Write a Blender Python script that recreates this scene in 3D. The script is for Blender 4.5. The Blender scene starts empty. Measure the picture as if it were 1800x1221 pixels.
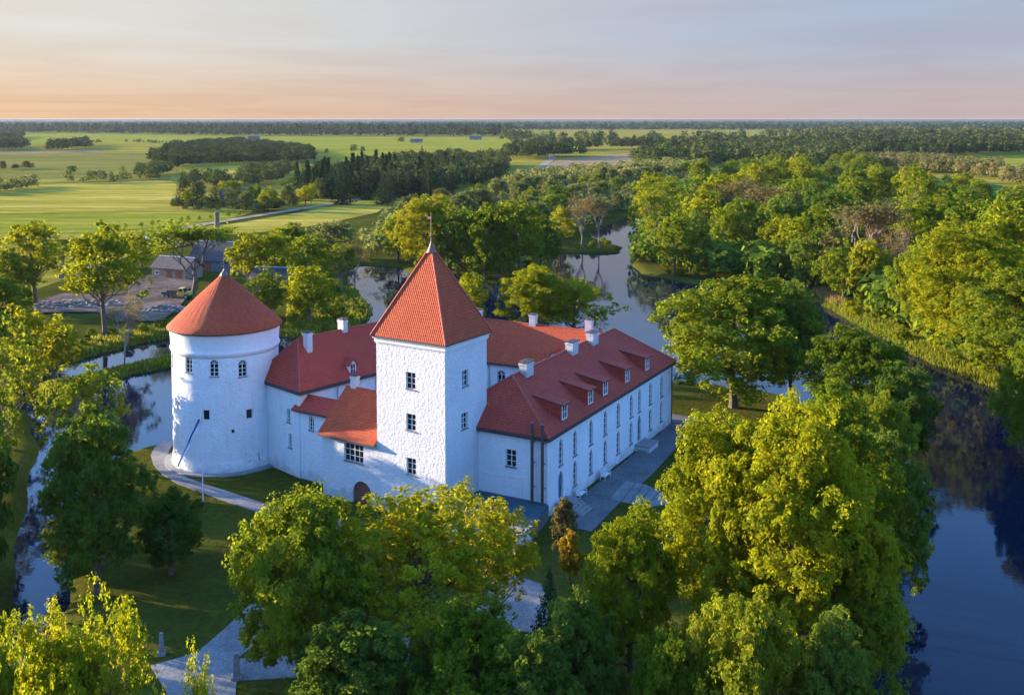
import bpy, bmesh, math, random
import numpy as np
from mathutils import Vector, Matrix

scene = bpy.context.scene
col = scene.collection
R = math.radians

# ------------------------------------------------------------------ camera
cam_data = bpy.data.cameras.new('camera')
cam = bpy.data.objects.new('camera', cam_data)
col.objects.link(cam)
scene.camera = cam
cam.location = (0.0, 0.0, 40.0)
PITCH = R(4.0)
cam.rotation_euler = (R(90) - PITCH, 0, 0)
cam_data.sensor_width = 36.0
cam_data.lens = 36.0
cam_data.shift_y = (209.0 + 1800.0 * math.tan(PITCH) - 610.5) / 1800.0
cam_data.clip_start = 1.0
cam_data.clip_end = 90000.0

# ------------------------------------------------------------------ sky, sun, exposure
SUN_AZ, SUN_EL = R(69.0), R(10.5)          # the sun stands left of and beyond the castle
SKY_TINT = (0.98, 1.0, 1.10)              # the photograph's cool white balance
VEIL = [(0.57, 0.455, 0.45), (0.86, 0.54, 0.30), (0.43, 0.475, 0.60), (0.84, 0.78, 0.66)]   # low/away, low/sunward, high/away, high/sunward
world = bpy.data.worlds.new('World')
scene.world = world
world.use_nodes = True
wn, wl = world.node_tree.nodes, world.node_tree.links
for n in list(wn):
    wn.remove(n)
def W_(t, **kw):
    n = wn.new(t)
    for k, v in kw.items():
        setattr(n, k, v)
    return n
def wmath(op, a, b=None, clamp=False):
    n = W_('ShaderNodeMath', operation=op, use_clamp=clamp)
    for i, x in enumerate((a, b)):
        if x is None: continue
        if isinstance(x, (int, float)): n.inputs[i].default_value = x
        else: wl.new(x, n.inputs[i])
    return n.outputs[0]
sky = W_('ShaderNodeTexSky', sky_type='NISHITA', sun_disc=False)
sky.sun_elevation = SUN_EL
sky.sun_rotation = -SUN_AZ
sky.altitude = 0.0
sky.air_density = 1.0
sky.dust_density = 0.6
sky.ozone_density = 5.0
tc = W_('ShaderNodeTexCoord')
sep = W_('ShaderNodeSeparateXYZ')
wl.new(tc.outputs['Generated'], sep.inputs[0])
up = wmath('MAXIMUM', sep.outputs[2], 0.0)
# thin high cloud and horizon haze: warm towards the sun, lavender away from it, broken into level streaks
def wmix(f, a, b):
    n = W_('ShaderNodeMix', data_type='RGBA')
    for i, x in ((0, f), (6, a), (7, b)):
        if isinstance(x, (int, float)): n.inputs[i].default_value = x
        elif isinstance(x, tuple): n.inputs[i].default_value = (*x, 1)
        else: wl.new(x, n.inputs[i])
    return n.outputs[2]
def wrange(x, a, b):
    n = W_('ShaderNodeMapRange', interpolation_type='SMOOTHSTEP')
    n.inputs['From Min'].default_value = a; n.inputs['From Max'].default_value = b
    wl.new(x, n.inputs['Value'])
    return n.outputs[0]
inv = wmath('DIVIDE', 1.0, wmath('ADD', up, 0.045))
comb = W_('ShaderNodeCombineXYZ')
wl.new(wmath('MULTIPLY', sep.outputs[0], inv), comb.inputs[0])
wl.new(wmath('MULTIPLY', sep.outputs[1], inv), comb.inputs[1])
nz = W_('ShaderNodeTexNoise')
nz.inputs['Scale'].default_value = 0.42
nz.inputs['Detail'].default_value = 8
nz.inputs['Roughness'].default_value = 0.52
nz.inputs['Distortion'].default_value = 0.5
wl.new(comb.outputs[0], nz.inputs['Vector'])
streak = wrange(nz.outputs[0], 0.36, 0.70)
sdot = W_('ShaderNodeVectorMath', operation='DOT_PRODUCT')
wl.new(tc.outputs['Generated'], sdot.inputs[0])
sdot.inputs[1].default_value = (-math.sin(SUN_AZ) * math.cos(SUN_EL), math.cos(SUN_AZ) * math.cos(SUN_EL), math.sin(SUN_EL))
near_sun = wrange(sdot.outputs['Value'], 0.0, 0.95)
low = wrange(up, 0.0, 0.085)
c_low = wmix(near_sun, VEIL[0], VEIL[1])
c_high = wmix(near_sun, VEIL[2], VEIL[3])
c_veil = wmix(low, c_low, c_high)
tint = W_('ShaderNodeMix', data_type='RGBA', blend_type='MULTIPLY')
tint.inputs[0].default_value = 1.0
wl.new(sky.outputs[0], tint.inputs[6])
tint.inputs[7].default_value = (*SKY_TINT, 1)
fade = wmath('SUBTRACT', 1.0, wrange(up, 0.13, 0.36))
veil = wmath('MULTIPLY', wmath('ADD', wmath('MULTIPLY', streak, 0.025), 0.975), fade, True)
sky_out = wmix(veil, tint.outputs[2], c_veil)
bg = W_('ShaderNodeBackground')
bg.inputs['Strength'].default_value = 0.15
wl.new(sky_out, bg.inputs['Color'])
wo = W_('ShaderNodeOutputWorld')
wl.new(bg.outputs[0], wo.inputs['Surface'])

sun_data = bpy.data.lights.new('sun', 'SUN')
sun_data.energy = 3.0
sun_data.angle = R(0.5)
sun_data.color = (1.0, 0.80, 0.55)
sun = bpy.data.objects.new('sun', sun_data)
col.objects.link(sun)
sun.location = (-120, 60, 60)
sun.rotation_euler = Vector((math.sin(SUN_AZ) * math.cos(SUN_EL), -math.cos(SUN_AZ) * math.cos(SUN_EL),
                             -math.sin(SUN_EL))).to_track_quat('-Z', 'Y').to_euler()

vs = scene.view_settings
vs.view_transform = 'Standard'
vs.look = 'None'
vs.gamma = 1.0
vs.use_curve_mapping = False
vs.exposure = 2.7
scene.cycles.max_bounces = 6
scene.cycles.diffuse_bounces = 3
scene.cycles.glossy_bounces = 3
scene.cycles.transmission_bounces = 4
scene.cycles.volume_bounces = 0
scene.cycles.sample_clamp_indirect = 6.0
scene.cycles.caustics_reflective = False
scene.cycles.caustics_refractive = False

# ------------------------------------------------------------------ survey: a photo measurement -> a point on the ground
def ground(u, v, z=0.0):
    cp, sp = math.cos(PITCH), math.sin(PITCH)
    a = (u - 900.0) / 1800.0
    b = -(v - (209.0 + 1800.0 * math.tan(PITCH))) / 1800.0
    d = (a, cp + b * sp, -sp + b * cp)
    t = (z - 40.0) / d[2]
    return d[0] * t, d[1] * t
def height_at(v, y):
    cp, sp = math.cos(PITCH), math.sin(PITCH)
    b = -(v - (209.0 + 1800.0 * math.tan(PITCH))) / 1800.0
    return 40.0 + (-sp + b * cp) * y / (cp + b * sp)

# ------------------------------------------------------------------ materials
def new_mat(name):
    m = bpy.data.materials.new(name)
    m.use_nodes = True
    nt = m.node_tree
    b = nt.nodes['Principled BSDF']
    return m, nt, b
def node(nt, t, **kw):
    n = nt.nodes.new(t)
    for k, v in kw.items():
        if k in n.inputs.keys() and not hasattr(n, k):
            n.inputs[k].default_value = v
        else:
            try: setattr(n, k, v)
            except Exception: n.inputs[k].default_value = v
    return n
def noise(nt, vec, scale, detail=4, rough=0.55):
    n = nt.nodes.new('ShaderNodeTexNoise')
    n.inputs['Scale'].default_value = scale
    n.inputs['Detail'].default_value = detail
    n.inputs['Roughness'].default_value = rough
    if vec is not None: nt.links.new(vec, n.inputs['Vector'])
    return n.outputs[0]
def ramp_(nt, fac, stops):
    n = nt.nodes.new('ShaderNodeValToRGB')
    e = n.color_ramp.elements
    while len(e) < len(stops): e.new(0.5)
    for el, (p, c) in zip(e, stops):
        el.position = p; el.color = (*c, 1)
    nt.links.new(fac, n.inputs[0])
    return n.outputs[0]
def mixrgb(nt, fac, a, b, blend='MIX'):
    n = nt.nodes.new('ShaderNodeMix'); n.data_type = 'RGBA'; n.blend_type = blend
    for k, x in (('Factor', fac), ('A', a), ('B', b)):
        s = n.inputs[k] if k != 'Factor' else n.inputs[0]
        if k == 'A': s = n.inputs[6]
        if k == 'B': s = n.inputs[7]
        if isinstance(x, (int, float)): s.default_value = x
        elif isinstance(x, tuple): s.default_value = (*x, 1)
        else: nt.links.new(x, s)
    return n.outputs[2]
def math_(nt, op, a, b=0.0):
    n = nt.nodes.new('ShaderNodeMath'); n.operation = op
    for i, x in enumerate((a, b)):
        if isinstance(x, (int, float)): n.inputs[i].default_value = x
        else: nt.links.new(x, n.inputs[i])
    return n.outputs[0]
def bump(nt, b, h, strength, dist):
    n = nt.nodes.new('ShaderNodeBump')
    n.inputs['Strength'].default_value = strength
    n.inputs['Distance'].default_value = dist
    nt.links.new(h, n.inputs['Height'])
    nt.links.new(n.outputs[0], b.inputs['Normal'])
def coords(nt, kind='Object'):
    return nt.nodes.new('ShaderNodeTexCoord').outputs[kind]
def worldpos(nt):
    return nt.nodes.new('ShaderNodeNewGeometry').outputs['Position']
def simple(name, c1, c2=None, scale=3.0, rough=0.7, bstr=0.0, bdist=0.02, detail=4, metallic=0.0, pos=False, stops=(0.35, 0.65)):
    m, nt, b = new_mat(name)
    b.inputs['Roughness'].default_value = rough
    b.inputs['Metallic'].default_value = metallic
    v = worldpos(nt) if pos else coords(nt)
    n = noise(nt, v, scale, detail)
    c = ramp_(nt, n, [(stops[0], c1), (stops[1], c2 or c1)])
    nt.links.new(c, b.inputs['Base Color'])
    if bstr: bump(nt, b, n, bstr, bdist)
    return m

def m_plaster(name, relief, k=0.95):
    m, nt, b = new_mat(name)
    b.inputs['Roughness'].default_value = 0.85
    v = coords(nt)
    fine = noise(nt, v, 8.0, 5, 0.6)
    big = noise(nt, v, 3.0, 5, 0.62)
    patch = noise(nt, v, 0.35, 3, 0.6)
    base = ramp_(nt, patch, [(0.3, (0.73 * k, 0.73 * k, 0.73 * k)), (0.7, (0.83 * k, 0.825 * k, 0.82 * k))])
    mp = nt.nodes.new('ShaderNodeMapping'); mp.inputs['Scale'].default_value = (0.55, 0.55, 1.5); nt.links.new(v, mp.inputs['Vector'])
    spots = ramp_(nt, noise(nt, mp.outputs[0], 3.2, 7, 0.72), [(0.54, (0, 0, 0)), (0.72, (1, 1, 1))])  # dark specks along the courses; they also paint in shade of the rough relief
    c = mixrgb(nt, math_(nt, 'MULTIPLY', spots, 0.55), base, (0.40, 0.385, 0.37))
    sp = nt.nodes.new('ShaderNodeSeparateXYZ'); nt.links.new(v, sp.inputs[0])
    damp = math_(nt, 'SUBTRACT', math_(nt, 'MULTIPLY', noise(nt, v, 0.8, 5, 0.7), 4.2), math_(nt, 'ADD', sp.outputs[2], 0.9))
    dampf = nt.nodes.new('ShaderNodeMapRange'); nt.links.new(damp, dampf.inputs['Value']); dampf.inputs['To Max'].default_value = 0.55
    c = mixrgb(nt, dampf.outputs[0], c, (0.33, 0.32, 0.30))
    mr = nt.nodes.new('ShaderNodeMapping'); mr.inputs['Scale'].default_value = (2.2, 2.2, 0.16); nt.links.new(v, mr.inputs['Vector'])
    runs = ramp_(nt, noise(nt, mr.outputs[0], 1.0, 5, 0.7), [(0.56, (0, 0, 0)), (0.76, (0.4, 0.4, 0.4))])
    c = mixrgb(nt, runs, c, (0.45, 0.44, 0.42))
    nt.links.new(c, b.inputs['Base Color'])
    h = math_(nt, 'ADD', math_(nt, 'MULTIPLY', big, 0.75), math_(nt, 'MULTIPLY', fine, 0.35))
    bump(nt, b, h, 1.0, relief)
    return m
def m_tile(name, ca, cb, cc):
    m, nt, b = new_mat(name)
    b.inputs['Roughness'].default_value = 0.8
    b.inputs['Specular IOR Level'].default_value = 0.12
    uv = nt.nodes.new('ShaderNodeUVMap').outputs[0]
    br = nt.nodes.new('ShaderNodeTexBrick')
    br.inputs['Scale'].default_value = 1.0
    br.inputs['Brick Width'].default_value = 0.24
    br.inputs['Row Height'].default_value = 0.33
    br.inputs['Mortar Size'].default_value = 0.022
    br.inputs['Mortar Smooth'].default_value = 0.6
    br.inputs['Color1'].default_value = (*ca, 1)
    br.inputs['Color2'].default_value = (*cb, 1)
    br.inputs['Mortar'].default_value = (ca[0] * 0.35, ca[1] * 0.3, ca[2] * 0.35, 1)
    br.offset = 0.0
    nt.links.new(uv, br.inputs['Vector'])
    pn = noise(nt, coords(nt), 0.5, 5, 0.65)
    c = mixrgb(nt, ramp_(nt, pn, [(0.35, (0, 0, 0)), (0.75, (0.7, 0.7, 0.7))]), br.outputs['Color'], cc)
    c = mixrgb(nt, ramp_(nt, noise(nt, coords(nt), 5.0, 5, 0.7), [(0.45, (0, 0, 0)), (0.7, (0.55, 0.55, 0.55))]), c, tuple(x * 0.5 for x in cc))
    c = mixrgb(nt, ramp_(nt, noise(nt, coords(nt), 1.3, 6, 0.7), [(0.62, (0, 0, 0)), (0.75, (0.35, 0.35, 0.35))]), c, (0.20, 0.15, 0.10))
    nt.links.new(c, b.inputs['Base Color'])
    sp = nt.nodes.new('ShaderNodeSeparateXYZ'); nt.links.new(uv, sp.inputs[0])
    row = math_(nt, 'FRACT', math_(nt, 'DIVIDE', sp.outputs[1], 0.33))
    wave = math_(nt, 'SINE', math_(nt, 'MULTIPLY', sp.outputs[0], 2 * math.pi / 0.24))
    h = math_(nt, 'ADD', math_(nt, 'MULTIPLY', row, -0.6), math_(nt, 'MULTIPLY', wave, 0.35))
    h = math_(nt, 'ADD', h, math_(nt, 'MULTIPLY', noise(nt, coords(nt), 3.0, 3), 0.8))
    bump(nt, b, h, 0.9, 0.06)
    return m
def m_leaf(name, dark, light, trans, vary=0.3, tamount=0.45):
    m = bpy.data.materials.new(name); m.use_nodes = True
    nt = m.node_tree; nt.nodes.clear()
    at = nt.nodes.new('ShaderNodeAttribute'); at.attribute_name = 'tone'
    oi = nt.nodes.new('ShaderNodeObjectInfo')
    c = mixrgb(nt, at.outputs['Fac'], dark, light)
    tcol = mixrgb(nt, at.outputs['Fac'], tuple(x * 0.65 for x in trans), trans)
    hs = []
    for src in (c, tcol):
        h = nt.nodes.new('ShaderNodeHueSaturation')
        nt.links.new(math_(nt, 'ADD', math_(nt, 'MULTIPLY', oi.outputs['Random'], vary * 0.10), 0.5 - vary * 0.05), h.inputs['Hue'])
        nt.links.new(math_(nt, 'ADD', math_(nt, 'MULTIPLY', oi.outputs['Random'], -vary * 1.1), 1.0 + vary * 0.5), h.inputs['Value'])
        nt.links.new(src, h.inputs['Color'])
        hs.append(h.outputs[0])
    d = nt.nodes.new('ShaderNodeBsdfDiffuse'); nt.links.new(hs[0], d.inputs[0])
    t = nt.nodes.new('ShaderNodeBsdfTranslucent'); nt.links.new(hs[1], t.inputs[0])
    mx = nt.nodes.new('ShaderNodeMixShader'); mx.inputs[0].default_value = tamount
    nt.links.new(d.outputs[0], mx.inputs[1]); nt.links.new(t.outputs[0], mx.inputs[2])
    o = nt.nodes.new('ShaderNodeOutputMaterial'); nt.links.new(mx.outputs[0], o.inputs[0])
    return m
def m_ground(name, c1, c2, c3, s1=0.05, s2=1.2, bstr=0.6, bdist=0.12, stretch=None):
    m, nt, b = new_mat(name)
    b.inputs['Roughness'].default_value = 0.95
    b.inputs['Specular IOR Level'].default_value = 0.0
    v = worldpos(nt)
    if stretch:
        mp = nt.nodes.new('ShaderNodeMapping'); mp.inputs['Scale'].default_value = (stretch, 1, 1); mp.inputs['Rotation'].default_value = (0, 0, 0.18)
        nt.links.new(v, mp.inputs['Vector']); v = mp.outputs[0]
    a = noise(nt, v, s1, 6, 0.6)
    f = noise(nt, v, s2, 6, 0.65)
    c = ramp_(nt, a, [(0.36, c1), (0.52, c2), (0.68, c3)])
    c = mixrgb(nt, 0.65, c, ramp_(nt, f, [(0.3, tuple(x * 0.45 for x in c1)), (0.7, tuple(min(1, x * 1.5) for x in c3))]), 'MIX') if False else \
        mixrgb(nt, 0.75, c, ramp_(nt, f, [(0.25, (0.35, 0.35, 0.35)), (0.75, (1.25, 1.25, 1.2))]), 'MULTIPLY')
    if stretch:                                  # mowing and drilling lines
        wv = nt.nodes.new('ShaderNodeTexWave'); wv.bands_direction = 'Y'
        wv.inputs['Scale'].default_value = 0.022; wv.inputs['Distortion'].default_value = 3.0; wv.inputs['Detail'].default_value = 3; wv.inputs['Detail Scale'].default_value = 0.6
        nt.links.new(v, wv.inputs['Vector'])
        c = mixrgb(nt, 0.3, c, ramp_(nt, wv.outputs['Fac'], [(0.2, (0.62, 0.60, 0.55)), (0.6, (1.05, 1.05, 1.0)), (0.95, (1.2, 1.12, 1.0))]), 'MULTIPLY')
    nt.links.new(c, b.inputs['Base Color'])
    if bstr: bump(nt, b, f, bstr, bdist)
    return m

M = {}
M['plaster'] = m_plaster('white_lime_plaster', 0.16)
M['plaster_rough'] = m_plaster('rough_cast_plaster', 0.15, 0.80)
M['plaster_soft'] = m_plaster('smooth_lime_plaster', 0.05, 0.86)
M['chimney_plaster'] = m_plaster('weathered_chimney_plaster', 0.06, 0.70)
M['tile'] = m_tile('red_roof_tile', (0.46, 0.066, 0.038), (0.56, 0.095, 0.050), (0.34, 0.052, 0.036))
M['tile_lit'] = m_tile('sunlit_roof_tile', (0.44, 0.080, 0.030), (0.54, 0.112, 0.040), (0.34, 0.062, 0.030))  # same tiles as the wings, the low sun's orange put into the colour
M['ridge'] = simple('clay_ridge_tile', (0.34, 0.062, 0.034), (0.42, 0.085, 0.045), 5, 0.8)
M['glass'] = simple('window_glass', (0.012, 0.014, 0.02), (0.03, 0.03, 0.035), 1.2, 0.08)
M['glass'].node_tree.nodes['Principled BSDF'].inputs['Specular IOR Level'].default_value = 0.3
M['frame'] = simple('white_paint', (0.74, 0.73, 0.70), (0.66, 0.65, 0.62), 4, 0.5)
M['door'] = simple('grey_door_paint', (0.10, 0.12, 0.16), (0.13, 0.15, 0.19), 3, 0.5)
M['gate'] = simple('brown_gate_wood', (0.16, 0.055, 0.035), (0.22, 0.08, 0.05), 2, 0.6, 0.4, 0.02)
M['fascia'] = simple('shaded_eaves_wood', (0.045, 0.032, 0.03), (0.07, 0.05, 0.045), 2, 0.7)  # eaves boards; the soffit's shade is put into this dark brown too
M['pipe'] = simple('brown_flue_metal', (0.075, 0.05, 0.045), (0.10, 0.06, 0.05), 2, 0.5)
M['zinc'] = simple('grey_zinc', (0.34, 0.35, 0.37), (0.45, 0.45, 0.46), 3, 0.4, metallic=0.4)
M['iron'] = simple('dark_iron', (0.10, 0.075, 0.065), (0.16, 0.12, 0.10), 6, 0.5, metallic=0.5)
M['stone'] = simple('grey_stone', (0.17, 0.165, 0.16), (0.26, 0.25, 0.24), 2.5, 0.85, 0.5, 0.05)
M['terrace'] = simple('dark_roofing_felt', (0.016, 0.058, 0.072), (0.028, 0.075, 0.09), 0.8, 0.75, 0.3, 0.02)
M['far_canopy'] = m_ground('far_forest_canopy', (0.020, 0.034, 0.016), (0.030, 0.048, 0.020), (0.045, 0.062, 0.026), 0.0012, 0.02, 1.0, 30.0)
M['paving'] = m_ground('pale_gravel_paving', (0.20, 0.19, 0.19), (0.25, 0.24, 0.235), (0.30, 0.285, 0.28), 0.4, 5.0, 0.6, 0.05)
M['asphalt'] = m_ground('grey_stone_paving', (0.13, 0.13, 0.135), (0.16, 0.16, 0.16), (0.19, 0.185, 0.185), 0.4, 4.0, 0.5, 0.04)
M['slab_line'] = simple('dark_slate_strip', (0.07, 0.07, 0.075), (0.1, 0.1, 0.1), 3, 0.8)
M['wood'] = simple('weathered_wood', (0.22, 0.16, 0.12), (0.34, 0.25, 0.19), 3, 0.8, 0.4, 0.02)
M['bark'] = simple('brown_bark', (0.065, 0.048, 0.035), (0.13, 0.10, 0.075), 3, 0.95, 0.8, 0.06)
M['bark_pale'] = simple('grey_bark', (0.16, 0.13, 0.11), (0.26, 0.21, 0.17), 3, 0.95, 0.8, 0.06)
M['grass'] = m_ground('lawn_grass', (0.056, 0.058, 0.011), (0.074, 0.078, 0.012), (0.100, 0.096, 0.018), 0.09, 1.6, 1.0, 0.22)
M['meadow'] = m_ground('meadow_grass', (0.21, 0.195, 0.024), (0.28, 0.24, 0.036), (0.37, 0.29, 0.06), 0.02, 0.30, 1.0, 1.6, 0.22)
M['green_field'] = m_ground('green_crop', (0.205, 0.225, 0.024), (0.265, 0.27, 0.03), (0.34, 0.30, 0.045), 0.03, 0.30, 1.0, 1.4, 0.22)
M['deep_field'] = m_ground('deep_green_crop', (0.04, 0.10, 0.03), (0.055, 0.125, 0.035), (0.07, 0.14, 0.035), 0.01, 0.12, 0.4, 0.4)
M['dry_field'] = m_ground('dry_grass_field', (0.27, 0.245, 0.030), (0.39, 0.32, 0.05), (0.52, 0.41, 0.095), 0.035, 0.30, 1.0, 1.5, 0.2)
M['olive_field'] = m_ground('olive_fallow_field', (0.16, 0.155, 0.033), (0.215, 0.195, 0.042), (0.27, 0.225, 0.058), 0.03, 0.3, 1.0, 1.2, 0.2)
M['bare_field'] = m_ground('bare_soil_field', (0.26, 0.17, 0.085), (0.32, 0.215, 0.115), (0.38, 0.265, 0.15), 0.02, 0.2, 0.6, 0.4)
M['yard'] = m_ground('yard_gravel', (0.105, 0.08, 0.062), (0.155, 0.12, 0.095), (0.22, 0.175, 0.145), 0.14, 1.1, 1.0, 0.4)
M['soil'] = m_ground('ploughed_garden_soil', (0.07, 0.05, 0.04), (0.10, 0.07, 0.055), (0.13, 0.095, 0.07), 0.1, 1.0, 0.8, 0.2)
M['track'] = m_ground('pale_gravel_track', (0.27, 0.21, 0.14), (0.33, 0.265, 0.18), (0.40, 0.325, 0.23), 0.12, 0.8, 0.5, 0.15)
def m_water():
    m, nt, b = new_mat('moat_water')
    b.inputs['Base Color'].default_value = (0.003, 0.007, 0.020, 1)
    b.inputs['Roughness'].default_value = 0.03
    b.inputs['IOR'].default_value = 1.33
    b.inputs['Specular IOR Level'].default_value = 0.18
    b.inputs['Specular Tint'].default_value = (0.7, 0.85, 1.0, 1)
    v = worldpos(nt)
    h = math_(nt, 'ADD', noise(nt, v, 1.6, 3), math_(nt, 'MULTIPLY', noise(nt, v, 0.25, 2), 1.5))
    bump(nt, b, h, 0.045, 0.10)
    return m
M['water'] = m_water()
M['leaf'] = m_leaf('broadleaf_foliage', (0.078, 0.116, 0.013), (0.165, 0.205, 0.013), (0.38, 0.43, 0.016))
M['leaf_deep'] = m_leaf('deep_green_foliage', (0.056, 0.096, 0.018), (0.11, 0.16, 0.02), (0.25, 0.34, 0.025))
M['leaf_yellow'] = m_leaf('young_yellow_green_foliage', (0.12, 0.155, 0.01), (0.235, 0.25, 0.01), (0.54, 0.53, 0.015))
M['leaf_grey'] = m_leaf('grey_green_willow_foliage', (0.09, 0.11, 0.034), (0.175, 0.19, 0.06), (0.27, 0.29, 0.06))
M['leaf_pale'] = m_leaf('pale_buff_foliage', (0.11, 0.105, 0.035), (0.24, 0.21, 0.07), (0.28, 0.24, 0.06))
M['leaf_brown'] = m_leaf('brown_bud_foliage', (0.11, 0.088, 0.034), (0.22, 0.17, 0.06), (0.26, 0.19, 0.05))
M['leaf_orange'] = m_leaf('golden_conifer_foliage', (0.22, 0.155, 0.012), (0.4, 0.28, 0.018), (0.46, 0.32, 0.02))
M['needle'] = m_leaf('dark_needle_foliage', (0.016, 0.036, 0.014), (0.045, 0.075, 0.02), (0.06, 0.09, 0.02), tamount=0.2)
M['leaf_far'] = m_leaf('far_wood_foliage', (0.026, 0.046, 0.016), (0.085, 0.105, 0.028), (0.08, 0.1, 0.02), tamount=0.25)
M['leaf_far_light'] = m_leaf('far_light_wood_foliage', (0.035, 0.058, 0.016), (0.105, 0.125, 0.03), (0.11, 0.13, 0.03), tamount=0.25)
M['reed'] = m_leaf('dry_reed', (0.16, 0.13, 0.04), (0.32, 0.26, 0.09), (0.30, 0.24, 0.07))
M['tall_grass'] = m_leaf('tall_bank_grass', (0.09, 0.12, 0.015), (0.22, 0.23, 0.025), (0.34, 0.34, 0.03))
# ------------------------------------------------------------------ object helpers
def tag(o, label=None, cat=None, group=None, kind=None):
    if label: o['label'] = label
    if cat: o['category'] = cat
    if group: o['group'] = group
    if kind: o['kind'] = kind
    return o
def empty(name, loc, rz=0.0, label=None, cat=None, group=None):
    o = bpy.data.objects.new(name, None)
    o.empty_display_size = 0.5
    o.location = loc; o.rotation_euler = (0, 0, rz)
    col.objects.link(o)
    return tag(o, label, cat, group)
def link(name, me, parent=None, loc=(0, 0, 0), rz=0.0):
    o = bpy.data.objects.new(name, me)
    o.location = loc; o.rotation_euler = (0, 0, rz)
    o.parent = parent
    col.objects.link(o)
    return o
class MB:
    def __init__(s):
        s.v, s.f, s.mi = [], [], []
    def add(s, verts, faces, mi=0):
        k = len(s.v)
        s.v += [tuple(p) for p in verts]
        s.f += [tuple(i + k for i in f) for f in faces]
        s.mi += [mi] * len(faces)
        return s
    def box(s, x0, x1, y0, y1, z0, z1, mi=0):
        v = [(x0, y0, z0), (x1, y0, z0), (x1, y1, z0), (x0, y1, z0), (x0, y0, z1), (x1, y0, z1), (x1, y1, z1), (x0, y1, z1)]
        return s.add(v, [(0, 3, 2, 1), (4, 5, 6, 7), (0, 1, 5, 4), (1, 2, 6, 5), (2, 3, 7, 6), (3, 0, 4, 7)], mi)
    def prism(s, poly, z0, z1, mi=0):
        n = len(poly)
        v = [(x, y, z0) for x, y in poly] + [(x, y, z1) for x, y in poly]
        return s.add(v, [tuple(range(n))[::-1], tuple(range(n, 2 * n))] + [(i, (i + 1) % n, n + (i + 1) % n, n + i) for i in range(n)], mi)
    def extr_y(s, outline, y0, y1, mi=0):       # outline in (x, z), counter-clockwise seen from -y
        n = len(outline)
        v = [(x, y0, z) for x, z in outline] + [(x, y1, z) for x, z in outline]
        return s.add(v, [tuple(range(n)), tuple(range(n, 2 * n))[::-1]] + [((i + 1) % n, i, n + i, n + (i + 1) % n) for i in range(n)], mi)
    def tube(s, pts, radii, n=6, mi=0, cap=True):
        k = len(s.v)
        pts = [Vector(p) for p in pts]
        if isinstance(radii, (int, float)): radii = [radii] * len(pts)
        for i, p in enumerate(pts):
            t = (pts[min(i + 1, len(pts) - 1)] - pts[max(i - 1, 0)])
            t = t.normalized() if t.length > 1e-9 else Vector((0, 0, 1))
            a = t.cross(Vector((0, 0, 1)) if abs(t.z) < 0.9 else Vector((1, 0, 0))).normalized()
            b = t.cross(a)
            for j in range(n):
                th = 2 * math.pi * j / n
                s.v.append(tuple(p + (a * math.cos(th) + b * math.sin(th)) * radii[i]))
        for i in range(len(pts) - 1):
            for j in range(n):
                q = (k + i * n + j, k + i * n + (j + 1) % n, k + (i + 1) * n + (j + 1) % n, k + (i + 1) * n + j)
                s.f.append(q[::-1]); s.mi.append(mi)
        if cap:
            s.f.append(tuple(k + j for j in range(n))); s.mi.append(mi)
            e = k + (len(pts) - 1) * n
            s.f.append(tuple(e + j for j in range(n))[::-1]); s.mi.append(mi)
        return s
    def lathe(s, prof, n=24, mi=0, cx=0, cy=0):
        k = len(s.v)
        for r, z in prof:
            for j in range(n):
                th = 2 * math.pi * j / n
                s.v.append((cx + r * math.cos(th), cy + r * math.sin(th), z))
        for i in range(len(prof) - 1):
            for j in range(n):
                s.f.append((k + i * n + j, k + i * n + (j + 1) % n, k + (i + 1) * n + (j + 1) % n, k + (i + 1) * n + j)); s.mi.append(mi)
        s.f.append(tuple(k + j for j in range(n))[::-1]); s.mi.append(mi)
        e = k + (len(prof) - 1) * n
        s.f.append(tuple(e + j for j in range(n))); s.mi.append(mi)
        return s
    def mesh(s, name, *mats):
        me = bpy.data.meshes.new(name)
        me.from_pydata(s.v, [], s.f)
        for m in mats: me.materials.append(m)
        if len(mats) > 1: me.polygons.foreach_set('material_index', s.mi)
        me.update()
        return me
    def build(s, name, mats, parent=None, loc=(0, 0, 0), rz=0.0, smooth=False):
        if not isinstance(mats, (list, tuple)): mats = [mats]
        me = s.mesh(name, *mats)
        if smooth: me.polygons.foreach_set('use_smooth', [True] * len(me.polygons))
        return link(name, me, parent, loc, rz)
def cut(ob, cutter_mb):
    me = cutter_mb.mesh('cutter', M['plaster'])
    bm = bmesh.new(); bm.from_mesh(me); bmesh.ops.recalc_face_normals(bm, faces=bm.faces); bm.to_mesh(me); bm.free()
    bm = bmesh.new(); bm.from_mesh(ob.data); bmesh.ops.recalc_face_normals(bm, faces=bm.faces); bm.to_mesh(ob.data); bm.free()
    c = bpy.data.objects.new('cutter', me); col.objects.link(c)
    keep, mw = ob.parent, ob.matrix_basis.copy()
    ob.parent = None; ob.matrix_basis = Matrix.Identity(4)
    md = ob.modifiers.new('cut', 'BOOLEAN'); md.operation = 'DIFFERENCE'; md.solver = 'EXACT'; md.object = c
    dg = bpy.context.evaluated_depsgraph_get()
    nm = bpy.data.meshes.new_from_object(ob.evaluated_get(dg))
    ob.modifiers.clear()
    old = ob.data; nm.name = old.name; ob.data = nm
    bpy.data.meshes.remove(old)
    bpy.data.objects.remove(c); bpy.data.meshes.remove(me)
    ob.parent = keep; ob.matrix_basis = mw

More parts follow.
